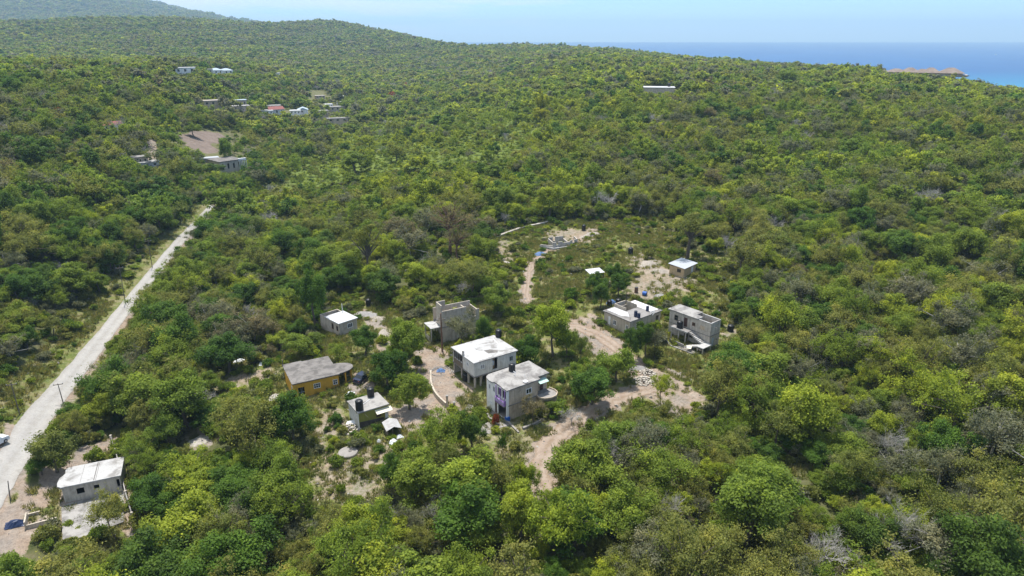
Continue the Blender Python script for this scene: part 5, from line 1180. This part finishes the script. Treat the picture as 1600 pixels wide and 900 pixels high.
# ---- the trees one notices, each at its place: kind, leaf, base px, crown centre px, crown width px, bark, own label
def hand(kind,mat,base,cen,w,own,bark='bark',i=None,hw=None):
    p=at(*base); d=ray(*cen); r=math.hypot(p.x,p.y); t=r/math.hypot(d[0],d[1]); zc=HC+d[2]*t; R=w*.5*t*np.linalg.norm(d)/F/np.linalg.norm(d)
    f={'broad':.60,'airy':.61,'bare':.55,'bush':.45,'palm':.85,'tall':.71}[kind]
    H=max(R*1.0,(zc-p.z)/f) if hw is None else hw*R
    H=min(H,R*4.5)
    HANDS.append((p.x,p.y,R)); plant(kind,mat,random.randrange({'broad':4,'airy':4,'bare':3,'bush':3,'palm':2,'tall':2}[kind]) if i is None else i,p,R,H,random.random()*6.28,bark,own)
HANDS=[]
for a in [
 ('broad','leaf_mid',(636,578),(633,532),66,'big bright green spreading tree left of the pink dirt yard'),
 ('broad','leaf_dark',(606,606),(606,570),58,'dark green tree just below the big spreading tree by the yard'),
 ('airy','leaf_olive',(586,600),(588,575),40,'olive thin tree over the dark blue car'),
 ('broad','leaf_dark',(571,556),(570,528),44,'round dark green tree in front of the white roofed cottage'),
 ('broad','leaf_mid',(640,640),(641,605),60,'round green tree standing alone on the pink dirt yard'),
 ('broad','leaf_dark',(458,694),(462,645),72,'big dark green tree in front of the yellow house'),
 ('broad','leaf_mid',(432,690),(432,655),50,'green tree at the left flank of the big dark tree'),
 ('broad','leaf_lime',(864,558),(857,508),62,'tall yellow green tree right of the wide white roof'),
 ('broad','leaf_mid',(885,560),(882,530),34,'green tree leaning on the tall yellow green tree'),
 ('broad','leaf_dark',(826,574),(822,544),42,'dark green tree at the right end of the wide white roof'),
 ('bush','leaf_lime',(811,575),(810,560),30,'lime bush between the wide white roof and the balcony house'),
 ('broad','leaf_mid',(777,492),(777,463),48,'round green tree behind the wide white roof'),
 ('broad','leaf_dark',(757,540),(760,512),36,'dark tree between the shell and the wide white roof'),
 ('broad','leaf_dark',(986,564),(983,530),34,'tall dark tree in front of the barrel roofed house'),
 ('broad','leaf_dark',(1008,558),(1006,522),30,'dark tree at the right corner of the barrel roofed house'),
 ('airy','leaf_grey',(1022,560),(1021,522),24,'thin grey tree between the two right hand houses'),
 ('airy','leaf_olive',(906,572),(905,540),28,'slim olive tree beside the dirt lane'),
 ('broad','leaf_mid',(962,596),(957,565),62,'green spreading tree at the bend of the dirt lane'),
 ('broad','leaf_dark',(924,632),(918,596),72,'big dark green tree right of the balcony house terrace'),
 ('broad','leaf_mid',(905,610),(897,585),40,'green tree behind the balcony house terrace'),
 ('broad','leaf_dark',(958,446),(957,424),32,'dark tree right beside the sheet shelter'),
 ('broad','leaf_dark',(930,462),(932,440),34,'dark green tree in front of the sheet shelter'),
 ('broad','leaf_dark',(938,482),(940,458),32,'dark tree standing left behind the barrel roofed house'),
 ('broad','leaf_dark',(966,462),(968,440),32,'dark tree above the barrels on the dirt'),
 ('palm','leaf_olive',(978,474),(976,455),26,'small palm beside the rusty drum'),
 ('bush','leaf_dark',(892,468),(892,458),22,'dark round bush alone on the grassy hill slope'),
 ('tall','leaf_olive',(1074,404),(1066,352),80,'large olive crowned tree behind the plywood shed','bark',0),
 ('tall','leaf_russet',(703,402),(695,342),72,'wide half bare tree with a reddish trunk above the village','bark_red',1),
 ('tall','leaf_russet',(716,412),(728,370),46,'thin half bare tree beside the reddish trunked tree','bark_red',1),
 ('tall','leaf_olive',(576,440),(572,375),60,'tall olive tree in the woods behind the cottage','bark',0),
 ('airy','leaf_lime',(1032,632),(1030,602),40,'feathery lime bushy tree beside the block heap'),
 ('broad','leaf_dark',(494,512),(497,452),52,'tall dark tree behind the left of the white roofed cottage'),
 ('broad','leaf_dark',(600,470),(600,440),56,'dark tree left of the ruined wall'),
 ('broad','leaf_lime',(436,546),(436,529),34,'small round yellow green tree left of the cottage'),
 ('broad','leaf_mid',(474,556),(476,536),56,'green tree between the cottage and the yellow house'),
 ('airy','leaf_mid',(528,566),(527,548),40,'low feathery green tree below the cottage'),
 ('airy','leaf_grey',(722,552),(720,514),54,'thin grey green tree in front of the roofless shell'),
 ('broad','leaf_mid',(976,846),(978,795),92,'big green tree right of the brown bush at the bottom'),
 ('broad','leaf_lime',(926,842),(926,800),58,'pale blossoming green tree left of the big green bottom tree'),
 ('broad','leaf_lime',(812,856),(806,800),78,'tall yellow green tree at the lower end of the dirt track'),
 ('broad','leaf_lime',(818,800),(818,752),42,'slim yellow green tree rising over the dirt track end'),
 ('broad','leaf_lime',(578,862),(578,818),82,'large lime tree near the bottom left of the middle'),
 ('broad','leaf_mid',(1166,850),(1166,785),122,'largest round green tree of the lower right woods'),
 ('broad','leaf_dark',(1472,745),(1470,695),84,'dark green clumpy tree in the lower right woods'),
 ('airy','leaf_lime',(1480,690),(1478,622),122,'wide lime feathery tree behind the dark clumpy tree'),
 ('bare','bark_pale',(1390,730),(1384,690),68,'grey leafless tree left of the dark clumpy tree','bark_pale'),
 ('bare','bark_pale',(1286,890),(1284,845),100,'wide grey leafless tree at the bottom right of the middle','bark_pale'),
 ('bare','bark_pale',(690,835),(690,792),72,'pale leafless tree in the woods below the yard','bark_pale'),
 ('bare','bark_pale',(946,742),(944,702),64,'grey leafless tree over the right bank of the dirt track','bark_pale'),
 ('bare','bark_pale',(893,664),(890,644),50,'low grey leafless tree over the left bank of the dirt track','bark_pale'),
 ('airy','leaf_russet',(898,810),(897,785),46,'brown feathery bush below the dirt track end'),
 ('broad','leaf_mid',(440,800),(436,750),82,'round green tree in the lower left woods'),
 ('airy','leaf_mid',(690,716),(690,672),92,'broad feathery green tree below the pink dirt yard'),
 ('broad','leaf_dark',(738,708),(736,668),48,'dark green tree at the right of the feathery yard tree'),
 ('airy','leaf_dark',(786,716),(785,688),22,'slim dark green shrub tree in the balcony house garden'),
 ('airy','leaf_russet',(834,660),(832,636),46,'brownish garden bush against the tan side wall'),
 ('bush','leaf_red',(774,664),(774,655),13,'red leaved bush by the blue corner post'),
 ('airy','leaf_olive',(182,846),(166,800),72,'thin tree hanging over the lower slab of the roadside house'),
 ('broad','leaf_olive',(90,738),(86,697),66,'dense olive tree on the bank between road and roadside house'),
 ('broad','leaf_dark',(66,742),(64,722),40,'dark tree on the near verge of the valley road'),
 ('airy','leaf_olive',(1045,860),(1070,828),100,'wide pale feathery tree in the bottom woods right of the middle'),
 ('broad','leaf_mid',(655,790),(655,745),92,'lime tinged green tree in the woods below the litter'),
 ('airy','leaf_olive',(780,800),(770,745),82,'dense brownish olive tree left of the dirt track end'),
 ('broad','leaf_dark',(620,775),(618,735),56,'dark tree at the edge of the rubble slope'),
 ('palm','leaf_mid',(750,690),(752,676),20,'low palm like plant in the balcony house garden'),
 ('bush','leaf_mid',(872,648),(872,638),40,'green bush under the balcony house terrace'),
 ('bush','leaf_olive',(846,652),(846,644),32,'olive bush at the foot of the tan side wall'),
 ('palm','leaf_mid',(858,646),(857,630),24,'small palm under the balcony house terrace'),
 ('bush','leaf_mid',(704,672),(702,660),26,'green bush at the end of the curved yard wall'),
 ('palm','leaf_dark',(290,290),(289,262),14,'coconut palm by the long low building'),
 ('palm','leaf_dark',(384,240),(383,222),14,'dark palm alone on the far pasture'),
 ('palm','leaf_dark',(303,288),(302,268),11,'smaller coconut palm by the long low building'),
 ('broad','leaf_mid',(303,214),(303,200),26,'round tree at the upper edge of the bare brown field'),
 ('broad','leaf_mid',(355,258),(354,232),22,'green tree between the brown field and arched building'),
 ('broad','leaf_dark',(338,272),(338,262),32,'dark low tree in front of the arched building'),
 ('broad','leaf_lime',(1405,225),(1405,210),34,'bright yellow flowering tree on the right hillside'),
 ('broad','leaf_lime',(846,190),(842,160),22,'pale yellow blossoming tree in the upper middle'),
 ('broad','leaf_dark',(848,196),(848,178),26,'dark tree below the pale yellow blossoming tree'),
 ('broad','leaf_mid',(809,196),(808,182),24,'small round green tree alone in the upper middle thicket'),
 ('broad','leaf_dark',(870,225),(870,205),44,'dark tree clump in the upper middle of the hill'),
 ('broad','leaf_mid',(1232,140),(1230,120),34,'bright green tree near the right ridge'),
 ('broad','leaf_mid',(620,252),(618,237),34,'round green tree in the middle thicket'),
 ('broad','leaf_mid',(556,272),(552,250),50,'brown topped green tree in the middle thicket'),
 ('broad','leaf_lime',(433,270),(428,262),40,'lime tree where the upper road vanishes'),
 ]:
    mat=a[1]
    if 'yellow' in a[5] and ('flowering' in a[5] or 'pale yellow' in a[5]): mat='leaf_yellow'
    hand(a[0],mat,a[2],a[3],a[4],a[5],*(a[6:]))
for u,v,w in ((225,127,16),(115,190,12),(635,135,10),(617,153,16)): pass
HANDS=np.array(HANDS)

# ------------------------------------------------------------------ the woods
HSK_R=np.geomspace(55,7000,440); HSK_T=np.linspace(rad(-60),rad(60),480)
_tt,_rr=np.meshgrid(HSK_T,HSK_R); _zz=height(_rr*np.sin(_tt),_rr*np.cos(_tt))
SKY=np.maximum.accumulate((_zz+2.5-HC)/_rr,axis=0)
def seen(x,y,z,top,slack=3.0):
    r=np.hypot(x,y); th=np.arctan2(x,y); i=np.clip(np.searchsorted(HSK_R,r)-3,0,len(HSK_R)-1); j=np.clip(np.searchsorted(HSK_T,th),0,len(HSK_T)-1)
    return (z+top+slack-HC)/r>SKY[i,j]-.002
def in_frame(x,y,z,mu=120,mv=130):
    u,v,c=project(x,y,z); return (u>-mu)&(u<1600+mu)&(v<900+mv)
def grid(r0,r1,sp,spread=rad(46)):
    """jittered points between two ranges"""
    xs=np.arange(-r1,r1,sp); ys=np.arange(0,r1,sp*.866); X,Y=np.meshgrid(xs,ys); X=X+np.where((np.arange(len(ys))%2)[:,None],sp/2,0)
    X=X.ravel()+RNG.uniform(-.42,.42,X.size)*sp; Y=Y.ravel()+RNG.uniform(-.42,.42,Y.size)*sp
    r=np.hypot(X,Y); k=(r>=r0)&(r<r1)&(np.abs(np.arctan2(X,Y))<spread); return X[k],Y[k]
def nz(x,y,s,p=0.0): return np.sin(x/s+p+1.3*np.sin(y/s*.8+p*2))*np.sin(y/s*1.1+.7*np.sin(x/s*.6-p)+p)
def choose(x,y):
    """which species stands where: dry grey stretches on the right hill, limes in the middle hollow"""
    n=len(x); r=np.hypot(x,y); th=np.degrees(np.arctan2(x,y)); names=['dark','mid','lime','olive','grey','amid','russet','alime','bare']
    dry=np.clip(.5+.5*nz(x,y,38,.4)+.35*nz(x,y,17,2)+np.clip((th-8)/60,0,.45)+np.clip((r-600)/2500,0,.3)-.05,0,1.4)
    dry=np.clip(dry+np.clip((r-500)/500,0,1)*.5*nz(x,y,150,.9),0,1.4)
    lush=np.clip(.5+.6*nz(x,y,30,1.7)+.55*np.exp(-((th+4)/13)**2)*np.exp(-((r-330)/190)**2)*1.6-.55*((th<-17)&(r<800)),0,1.5)
    w=np.stack([.10+.22*(nz(x,y,13,3)>.25),.22+.10*lush,.07+.45*lush*(1-.5*np.clip(dry,0,1)),.30+.22*dry,.06+.36*dry**1.5,.16+.1*lush,.004+.03*dry**2,.05+.20*lush,.012+.06*dry],1)
    far=np.clip((r-800)/900,0,1); w[:,2]*=1-.7*far; w[:,7]*=1-.7*far; w[:,3]*=1+.8*far; w[:,0]*=1+.6*far; lh=(th<-17)&(r<800); w[:,0]*=np.where(lh,1.8,1); w[:,2]*=np.where(lh,.5,1); w[:,7]*=np.where(lh,.6,1); w[:,4]*=1+.4*far; w[:,8]*=1-far
    w/=w.sum(1)[:,None]; q=RNG.random(n)[:,None]; return np.array(names)[np.minimum((np.cumsum(w,1)<q).sum(1),8)]
KIND={'dark':('broad','leaf_dark'),'mid':('broad','leaf_mid'),'lime':('broad','leaf_lime'),'olive':('airy','leaf_olive'),'grey':('airy','leaf_grey'),'amid':('airy','leaf_mid'),'russet':('airy','leaf_russet'),'alime':('airy','leaf_lime'),'bare':('bare','bark_pale')}
P_,I_,R_,S_=[],[],[],[]
def emit(x,y,z,name,R,Hs,lodi):
    lst=SP[name][lodi]; P_.append((x,y,z)); I_.append(lst[random.randrange(len(lst))]); R_.append((random.gauss(0,.05),random.gauss(0,.05),random.random()*6.28)); S_.append((R/3,R/3*random.uniform(.85,1.15),Hs/6.3))
count={'broad':len([1 for t in NEW if t[0].name.startswith('broadleaf')]),'airy':len([1 for t in NEW if t[0].name.startswith('feathery')]),'bare':len([1 for t in NEW if t[0].name.startswith('bare')])}
LIMIT={'broad':295,'airy':295,'bare':120}
BANDS=[(50,260,3.5,0,2.25,.46),(260,430,3.6,1,2.2,.46),(430,800,4.3,2,2.45,.42),(800,1500,6.0,3,3.2,.34),(1500,2600,8.5,3,4.4,.32),(2600,4000,15,3,7.0,.3),(4000,6300,19,3,9.5,.3)]
near=[]
for r0,r1,sp,l,Rm,sg in BANDS:
    x,y=grid(r0,r1,sp); z=height(x,y); k=in_frame(x,y,z,170 if r1<300 else 110,260)&(z>SEA+3)&seen(x,y,z,7,3)
    x,y,z=x[k],y[k],z[k]
    if r1<900:
        d,c,f,rd=masks(x,y); k=((c<.35)|((r0>250)&(RNG.random(len(x))<.10)))&(f<.3)&(d<.35); 
        if r1>260 : k&=~((thicket(x,y)>.4)&(RNG.random(len(x))<.84))
        k|=(r0>250)&(c>.35)&(f<.3)&(RNG.random(len(x))<.2)
        if r1<300:
            for hx,hy,hr in HANDS: k&=np.hypot(x-hx,y-hy)>hr*.75+.9
        x,y,z=x[k],y[k],z[k]
    nm=choose(x,y); R=Rm*np.exp(RNG.normal(0,sg,len(x))); R=np.clip(R,Rm*.4,Rm*2.15)
    R*=np.where(np.isin(nm,['olive','grey','amid','russet','alime']),1.05,1.0)
    H=R*RNG.uniform(1.5,2.35,len(x)); H=np.minimum(np.maximum(H,2.2),11 if r1<900 else 30)
    if r1>900: H=np.minimum(H,R*1.5)
    else:
        b=blocks_view(x,y,z,R,H); R=np.where(b,np.maximum(R*.5,.9),R); H=np.where(b,np.maximum(H*.42,1.6),H); k=~(b&blocks_view(x,y,z,R,H)); x,y,z,nm,R,H=x[k],y[k],z[k],nm[k],R[k],H[k]
    if r1<300:
        u,v,zc=project(x,y,z+H*.6); order=np.argsort(zc)
        for q in order:
            kd,mat=KIND[nm[q]]; on=-15<u[q]<1615 and v[q]<925
            if on and count[kd]<LIMIT[kd]:
                count[kd]+=1; plant(kd,mat,random.randrange(3 if kd=='bare' else 4),(x[q],y[q],z[q]-.05),float(R[q]),float(H[q]),random.random()*6.28,'bark_pale' if nm[q] in('grey','russet') else 'bark')
            else: emit(x[q],y[q],z[q]-.05,nm[q],R[q],H[q],0 if math.hypot(x[q],y[q])<230 else 1)
    else:
        for q in range(len(x)): emit(x[q],y[q],z[q]-.1,nm[q],R[q],H[q],l)
x,y=grid(215,820,3.3); z=height(x,y); k=in_frame(x,y,z,80,60)&seen(x,y,z,4,2); x,y,z=x[k],y[k],z[k]; d,c,f,rd=masks(x,y); k=(c<.3)&(f<.2)&(d<.3)&(RNG.random(len(x))<.8); x,y,z=x[k],y[k],z[k]; R=np.clip(1.5*np.exp(RNG.normal(0,.3,len(x))),.8,2.6); H=R*RNG.uniform(1.3,2.2,len(x)); k=~blocks_view(x,y,z,R,H); x,y,z,R,H=x[k],y[k],z[k],R[k],H[k]; nm=choose(x,y); tk=thicket(x,y)>.4; R=np.where(tk,R*.8,R); H=np.where(tk,H*.7,H); nm=np.where(tk&(RNG.random(len(x))<.75),np.array(['alime','amid','lime'])[RNG.choice(3,len(x),p=[.45,.4,.15])],nm)
for q in range(len(x)):
    if nm[q]!='bare': emit(x[q],y[q],z[q]-.2,nm[q],R[q],H[q],1 if math.hypot(x[q],y[q])<330 else 2)
# a few red flowering and yellow trees among the far woods
for u,v,w,n in ((225,128,17,'red'),(219,124,12,'red'),(113,188,12,'red'),(92,180,10,'red'),(612,152,13,'red'),(634,134,9,'red'),(613,158,11,'yellow')):
    p=at(u,v+6); R=w*.5*p.length/F; emit(p.x,p.y,p.z+2.0,n,R,R*2.0,2)
print('WOODS',len(P_),count)
scatter('forest',P_,I_,R_,S_)
# undergrowth beneath and between the near trees
x,y=grid(50,300,2.1); z=height(x,y); k=in_frame(x,y,z,120,200); x,y,z=x[k],y[k],z[k]; d,c,f,rd=masks(x,y)
k=(d<.4)&(RNG.random(len(x))<np.where(c>.4,.0,.85))&~blocks_view(x,y,z,1.0,1.7,[OPEN[0]]+OPEN[-15:]); x,y,z=x[k],y[k],z[k]; n=len(x)
mats=np.array(['leaf_mid','leaf_olive','leaf_dark','leaf_grey','leaf_lime'])[RNG.choice(5,n,p=[.26,.36,.14,.18,.06])]
s=RNG.uniform(.6,1.35,n); scatter('undergrowth',np.stack([x,y,z-.1],1),[BUSH[m][random.randrange(3)] for m in mats],np.stack([0*x,0*x,RNG.random(n)*6.28],1),np.stack([s,s,s*RNG.uniform(.7,1.3,n)],1))
# grass and weeds on the open ground
x,y=grid(50,270,.62); z=height(x,y); k=in_frame(x,y,z,60,120); x,y,z=x[k],y[k],z[k]; d,c,f,rd=masks(x,y)
HP=[(h.root.location.x,h.root.location.y,h.k,h.wx,h.wy) for h in (H1,H2,H3,H4,H5,H6,H7,H8,H9,HL)]
def off_houses(x,y,m=.3):
    k=np.ones(len(x),bool)
    for hx,hy,a,w,dp in HP:
        dx,dy=x-hx,y-hy; X=dx*math.cos(a)+dy*math.sin(a); Y=-dx*math.sin(a)+dy*math.cos(a); k&=~((X>-m)&(X<w+m)&(Y>-m)&(Y<dp+m))
    return k
OH=off_houses(x,y)
pd=np.clip(.5+.5*nz(x,y,5,1)+.3*nz(x,y,2.2,2),0,1)
k=(c>.3)&(RNG.random(len(x))<(.75*pd+.1)*np.clip(1-d*1.15,0.03,1))&OH&(rd>2.6); gx,gy,gz_=x[k],y[k],z[k]; n=len(gx); s=RNG.uniform(.6,1.5,n)
scatter('grass',np.stack([gx,gy,gz_],1),np.array(GRASS)[RNG.choice(3,n)],np.stack([0*gx,0*gx,RNG.random(n)*6.28],1),np.stack([s,s,s*RNG.uniform(.6,1.2,n)],1)); print('GRASS',n)
k=(c>.3)&(RNG.random(len(x))<.04+.16*np.clip(d-.2,0,1)*(pd>.45))&OH&(rd>3.2); sx,sy,sz=x[k],y[k],z[k]; n=len(sx); s=np.exp(RNG.normal(-1.95,.5,n))
scatter('loose_stones',np.stack([sx,sy,sz],1),np.array(STONES)[RNG.choice(3,n)],RNG.random((n,3))*6.28,np.stack([s,s*RNG.uniform(.6,1,n),s],1)); print('STONES',n)
# low plants on the open ground (too many to count) and larger bushes, each its own thing
x,y=grid(50,270,1.5); z=height(x,y); k=in_frame(x,y,z,60,120); x,y,z=x[k],y[k],z[k]; d,c,f,rd=masks(x,y); pd=np.clip(.5+.6*nz(x,y,6,4)+.4*nz(x,y,3,1),0,1)
k=(c>.35)&(d<.6)&(RNG.random(len(x))<.05+.62*pd*(1-d))&off_houses(x,y,.5)&(rd>3.4)&~blocks_view(x,y,z,.6,1.0,[OPEN[0]]+OPEN[-15:]); x,y,z,rd=x[k],y[k],z[k],rd[k]; n=len(x)
mats=np.array(['leaf_mid','leaf_olive','leaf_dark','leaf_lime','leaf_grey'])[RNG.choice(5,n,p=[.36,.24,.14,.16,.10])]
s=np.clip(np.exp(RNG.normal(-.55,.42,n)),.2,1.35); big=np.argsort(-s/np.hypot(x,y)); B=set(big[:200].tolist())
for q in B:
    u,v,_=project(x[q],y[q],z[q])
    if 0<u<1600 and v<900: plant('bush',mats[q],random.randrange(3),(x[q],y[q],z[q]-.05),1.25*s[q],1.9*s[q]*random.uniform(.7,1.3),random.random()*6.28)
rest=np.array([q for q in range(n) if q not in B]); n=len(rest); x,y,z,s=x[rest],y[rest],z[rest],s[rest]
scatter('weeds',np.stack([x,y,z-.05],1),[BUSH[m][random.randrange(3)] for m in mats[rest]],np.stack([0*x,0*x,RNG.random(n)*6.28],1),np.stack([s,s,s*RNG.uniform(.5,1.1,n)],1)); print('WEEDS',n)
finish_labels()

# ------------------------------------------------------------------ air, sun, sky, camera
m=bpy.data.materials.new('haze_air'); m.use_nodes=True; nt=m.node_tree; nt.nodes.clear()
pv=nd(nt,'ShaderNodeVolumePrincipled',{'Color':(.54,.78,1.0,1),'Density':.00012,'Anisotropy':.1}); o=nd(nt,'ShaderNodeOutputMaterial'); nt.links.new(pv.outputs[0],o.inputs['Volume'])
hz=MB().box(-16500,16500,-300,15300,-135,360).build('haze',m); hz['kind']='stuff'
EL,AZ=rad(73),rad(-15)
sun=bpy.data.lights.new('sun','SUN'); sun.energy=3.8; sun.angle=rad(.5); sun.color=(1,.965,.91)
so=bpy.data.objects.new('sun',sun); COL.objects.link(so)
sd=Vector((math.sin(AZ)*math.cos(EL),math.cos(AZ)*math.cos(EL),math.sin(EL))); so.rotation_euler=sd.to_track_quat('Z','Y').to_euler()
w=bpy.data.worlds.new('World'); sc.world=w; w.use_nodes=True; nt=w.node_tree; nt.nodes.clear()
sky=nt.nodes.new('ShaderNodeTexSky'); sky.sky_type='NISHITA'; sky.sun_disc=False; sky.sun_elevation=EL; sky.sun_rotation=AZ; sky.altitude=100; sky.air_density=1.0; sky.dust_density=.3; sky.ozone_density=2.5
# thin clouds over the hills
tc=nd(nt,'ShaderNodeTexCoord').outputs['Generated']; sp=nd(nt,'ShaderNodeSeparateXYZ',{'Vector':tc})
dz=nd(nt,'ShaderNodeMath',{0:sp.outputs[2],1:.10},operation='ADD')
px=nd(nt,'ShaderNodeMath',{0:sp.outputs[0],1:dz.outputs[0]},operation='DIVIDE'); py=nd(nt,'ShaderNodeMath',{0:sp.outputs[1],1:dz.outputs[0]},operation='DIVIDE')
cv=nd(nt,'ShaderNodeCombineXYZ',{'X':px.outputs[0],'Y':py.outputs[0]}).outputs[0]
n1=noise(nt,cv,.55,7,.6,.3)
side=nd(nt,'ShaderNodeMapRange',{0:sp.outputs[0],1:.35,2:-.5,3:-.10,4:.2}).outputs[0]
hgt=nd(nt,'ShaderNodeMapRange',{0:sp.outputs[2],1:.0,2:.06,3:-.10,4:.0}).outputs[0]
a=nd(nt,'ShaderNodeMath',{0:n1,1:side},operation='ADD'); a=nd(nt,'ShaderNodeMath',{0:a.outputs[0],1:hgt},operation='ADD')
cl=ramp(nt,a.outputs[0],[(.46,0),(.60,.55),(.75,.9)])
tint=ramp(nt,sp.outputs[2],[(.0,(.47,.67,.98)),(.05,(.40,.57,.95)),(.12,(.32,.49,.92)),(.40,(1.06,.95,.80))])
skc=mixc(nt,1.0,sky.outputs[0],tint,'MULTIPLY'); skc.node.clamp_factor=True
col=mixc(nt,cl,skc,(4.2,4.5,4.8)); col.node.clamp_factor=True
bg=nd(nt,'ShaderNodeBackground',{'Color':col,'Strength':.15}); wo=nd(nt,'ShaderNodeOutputWorld'); nt.links.new(bg.outputs[0],wo.inputs[0])
cam=bpy.data.cameras.new('camera'); cam.sensor_width=36; cam.lens=36*F/1600; cam.clip_start=1; cam.clip_end=60000
co=bpy.data.objects.new('camera',cam); COL.objects.link(co); co.location=(0,0,HC); co.rotation_euler=(math.pi/2-P,0,0); sc.camera=co
sc.view_settings.view_transform='Standard'; sc.view_settings.look='None'; sc.view_settings.gamma=1; sc.view_settings.use_curve_mapping=False; sc.view_settings.exposure=.78
cy=sc.cycles; cy.max_bounces=4; cy.diffuse_bounces=2; cy.glossy_bounces=1; cy.transmission_bounces=2; cy.volume_bounces=0; cy.transparent_max_bounces=8; cy.sample_clamp_indirect=4
cy.use_denoising=True
sc.render.use_persistent_data=False
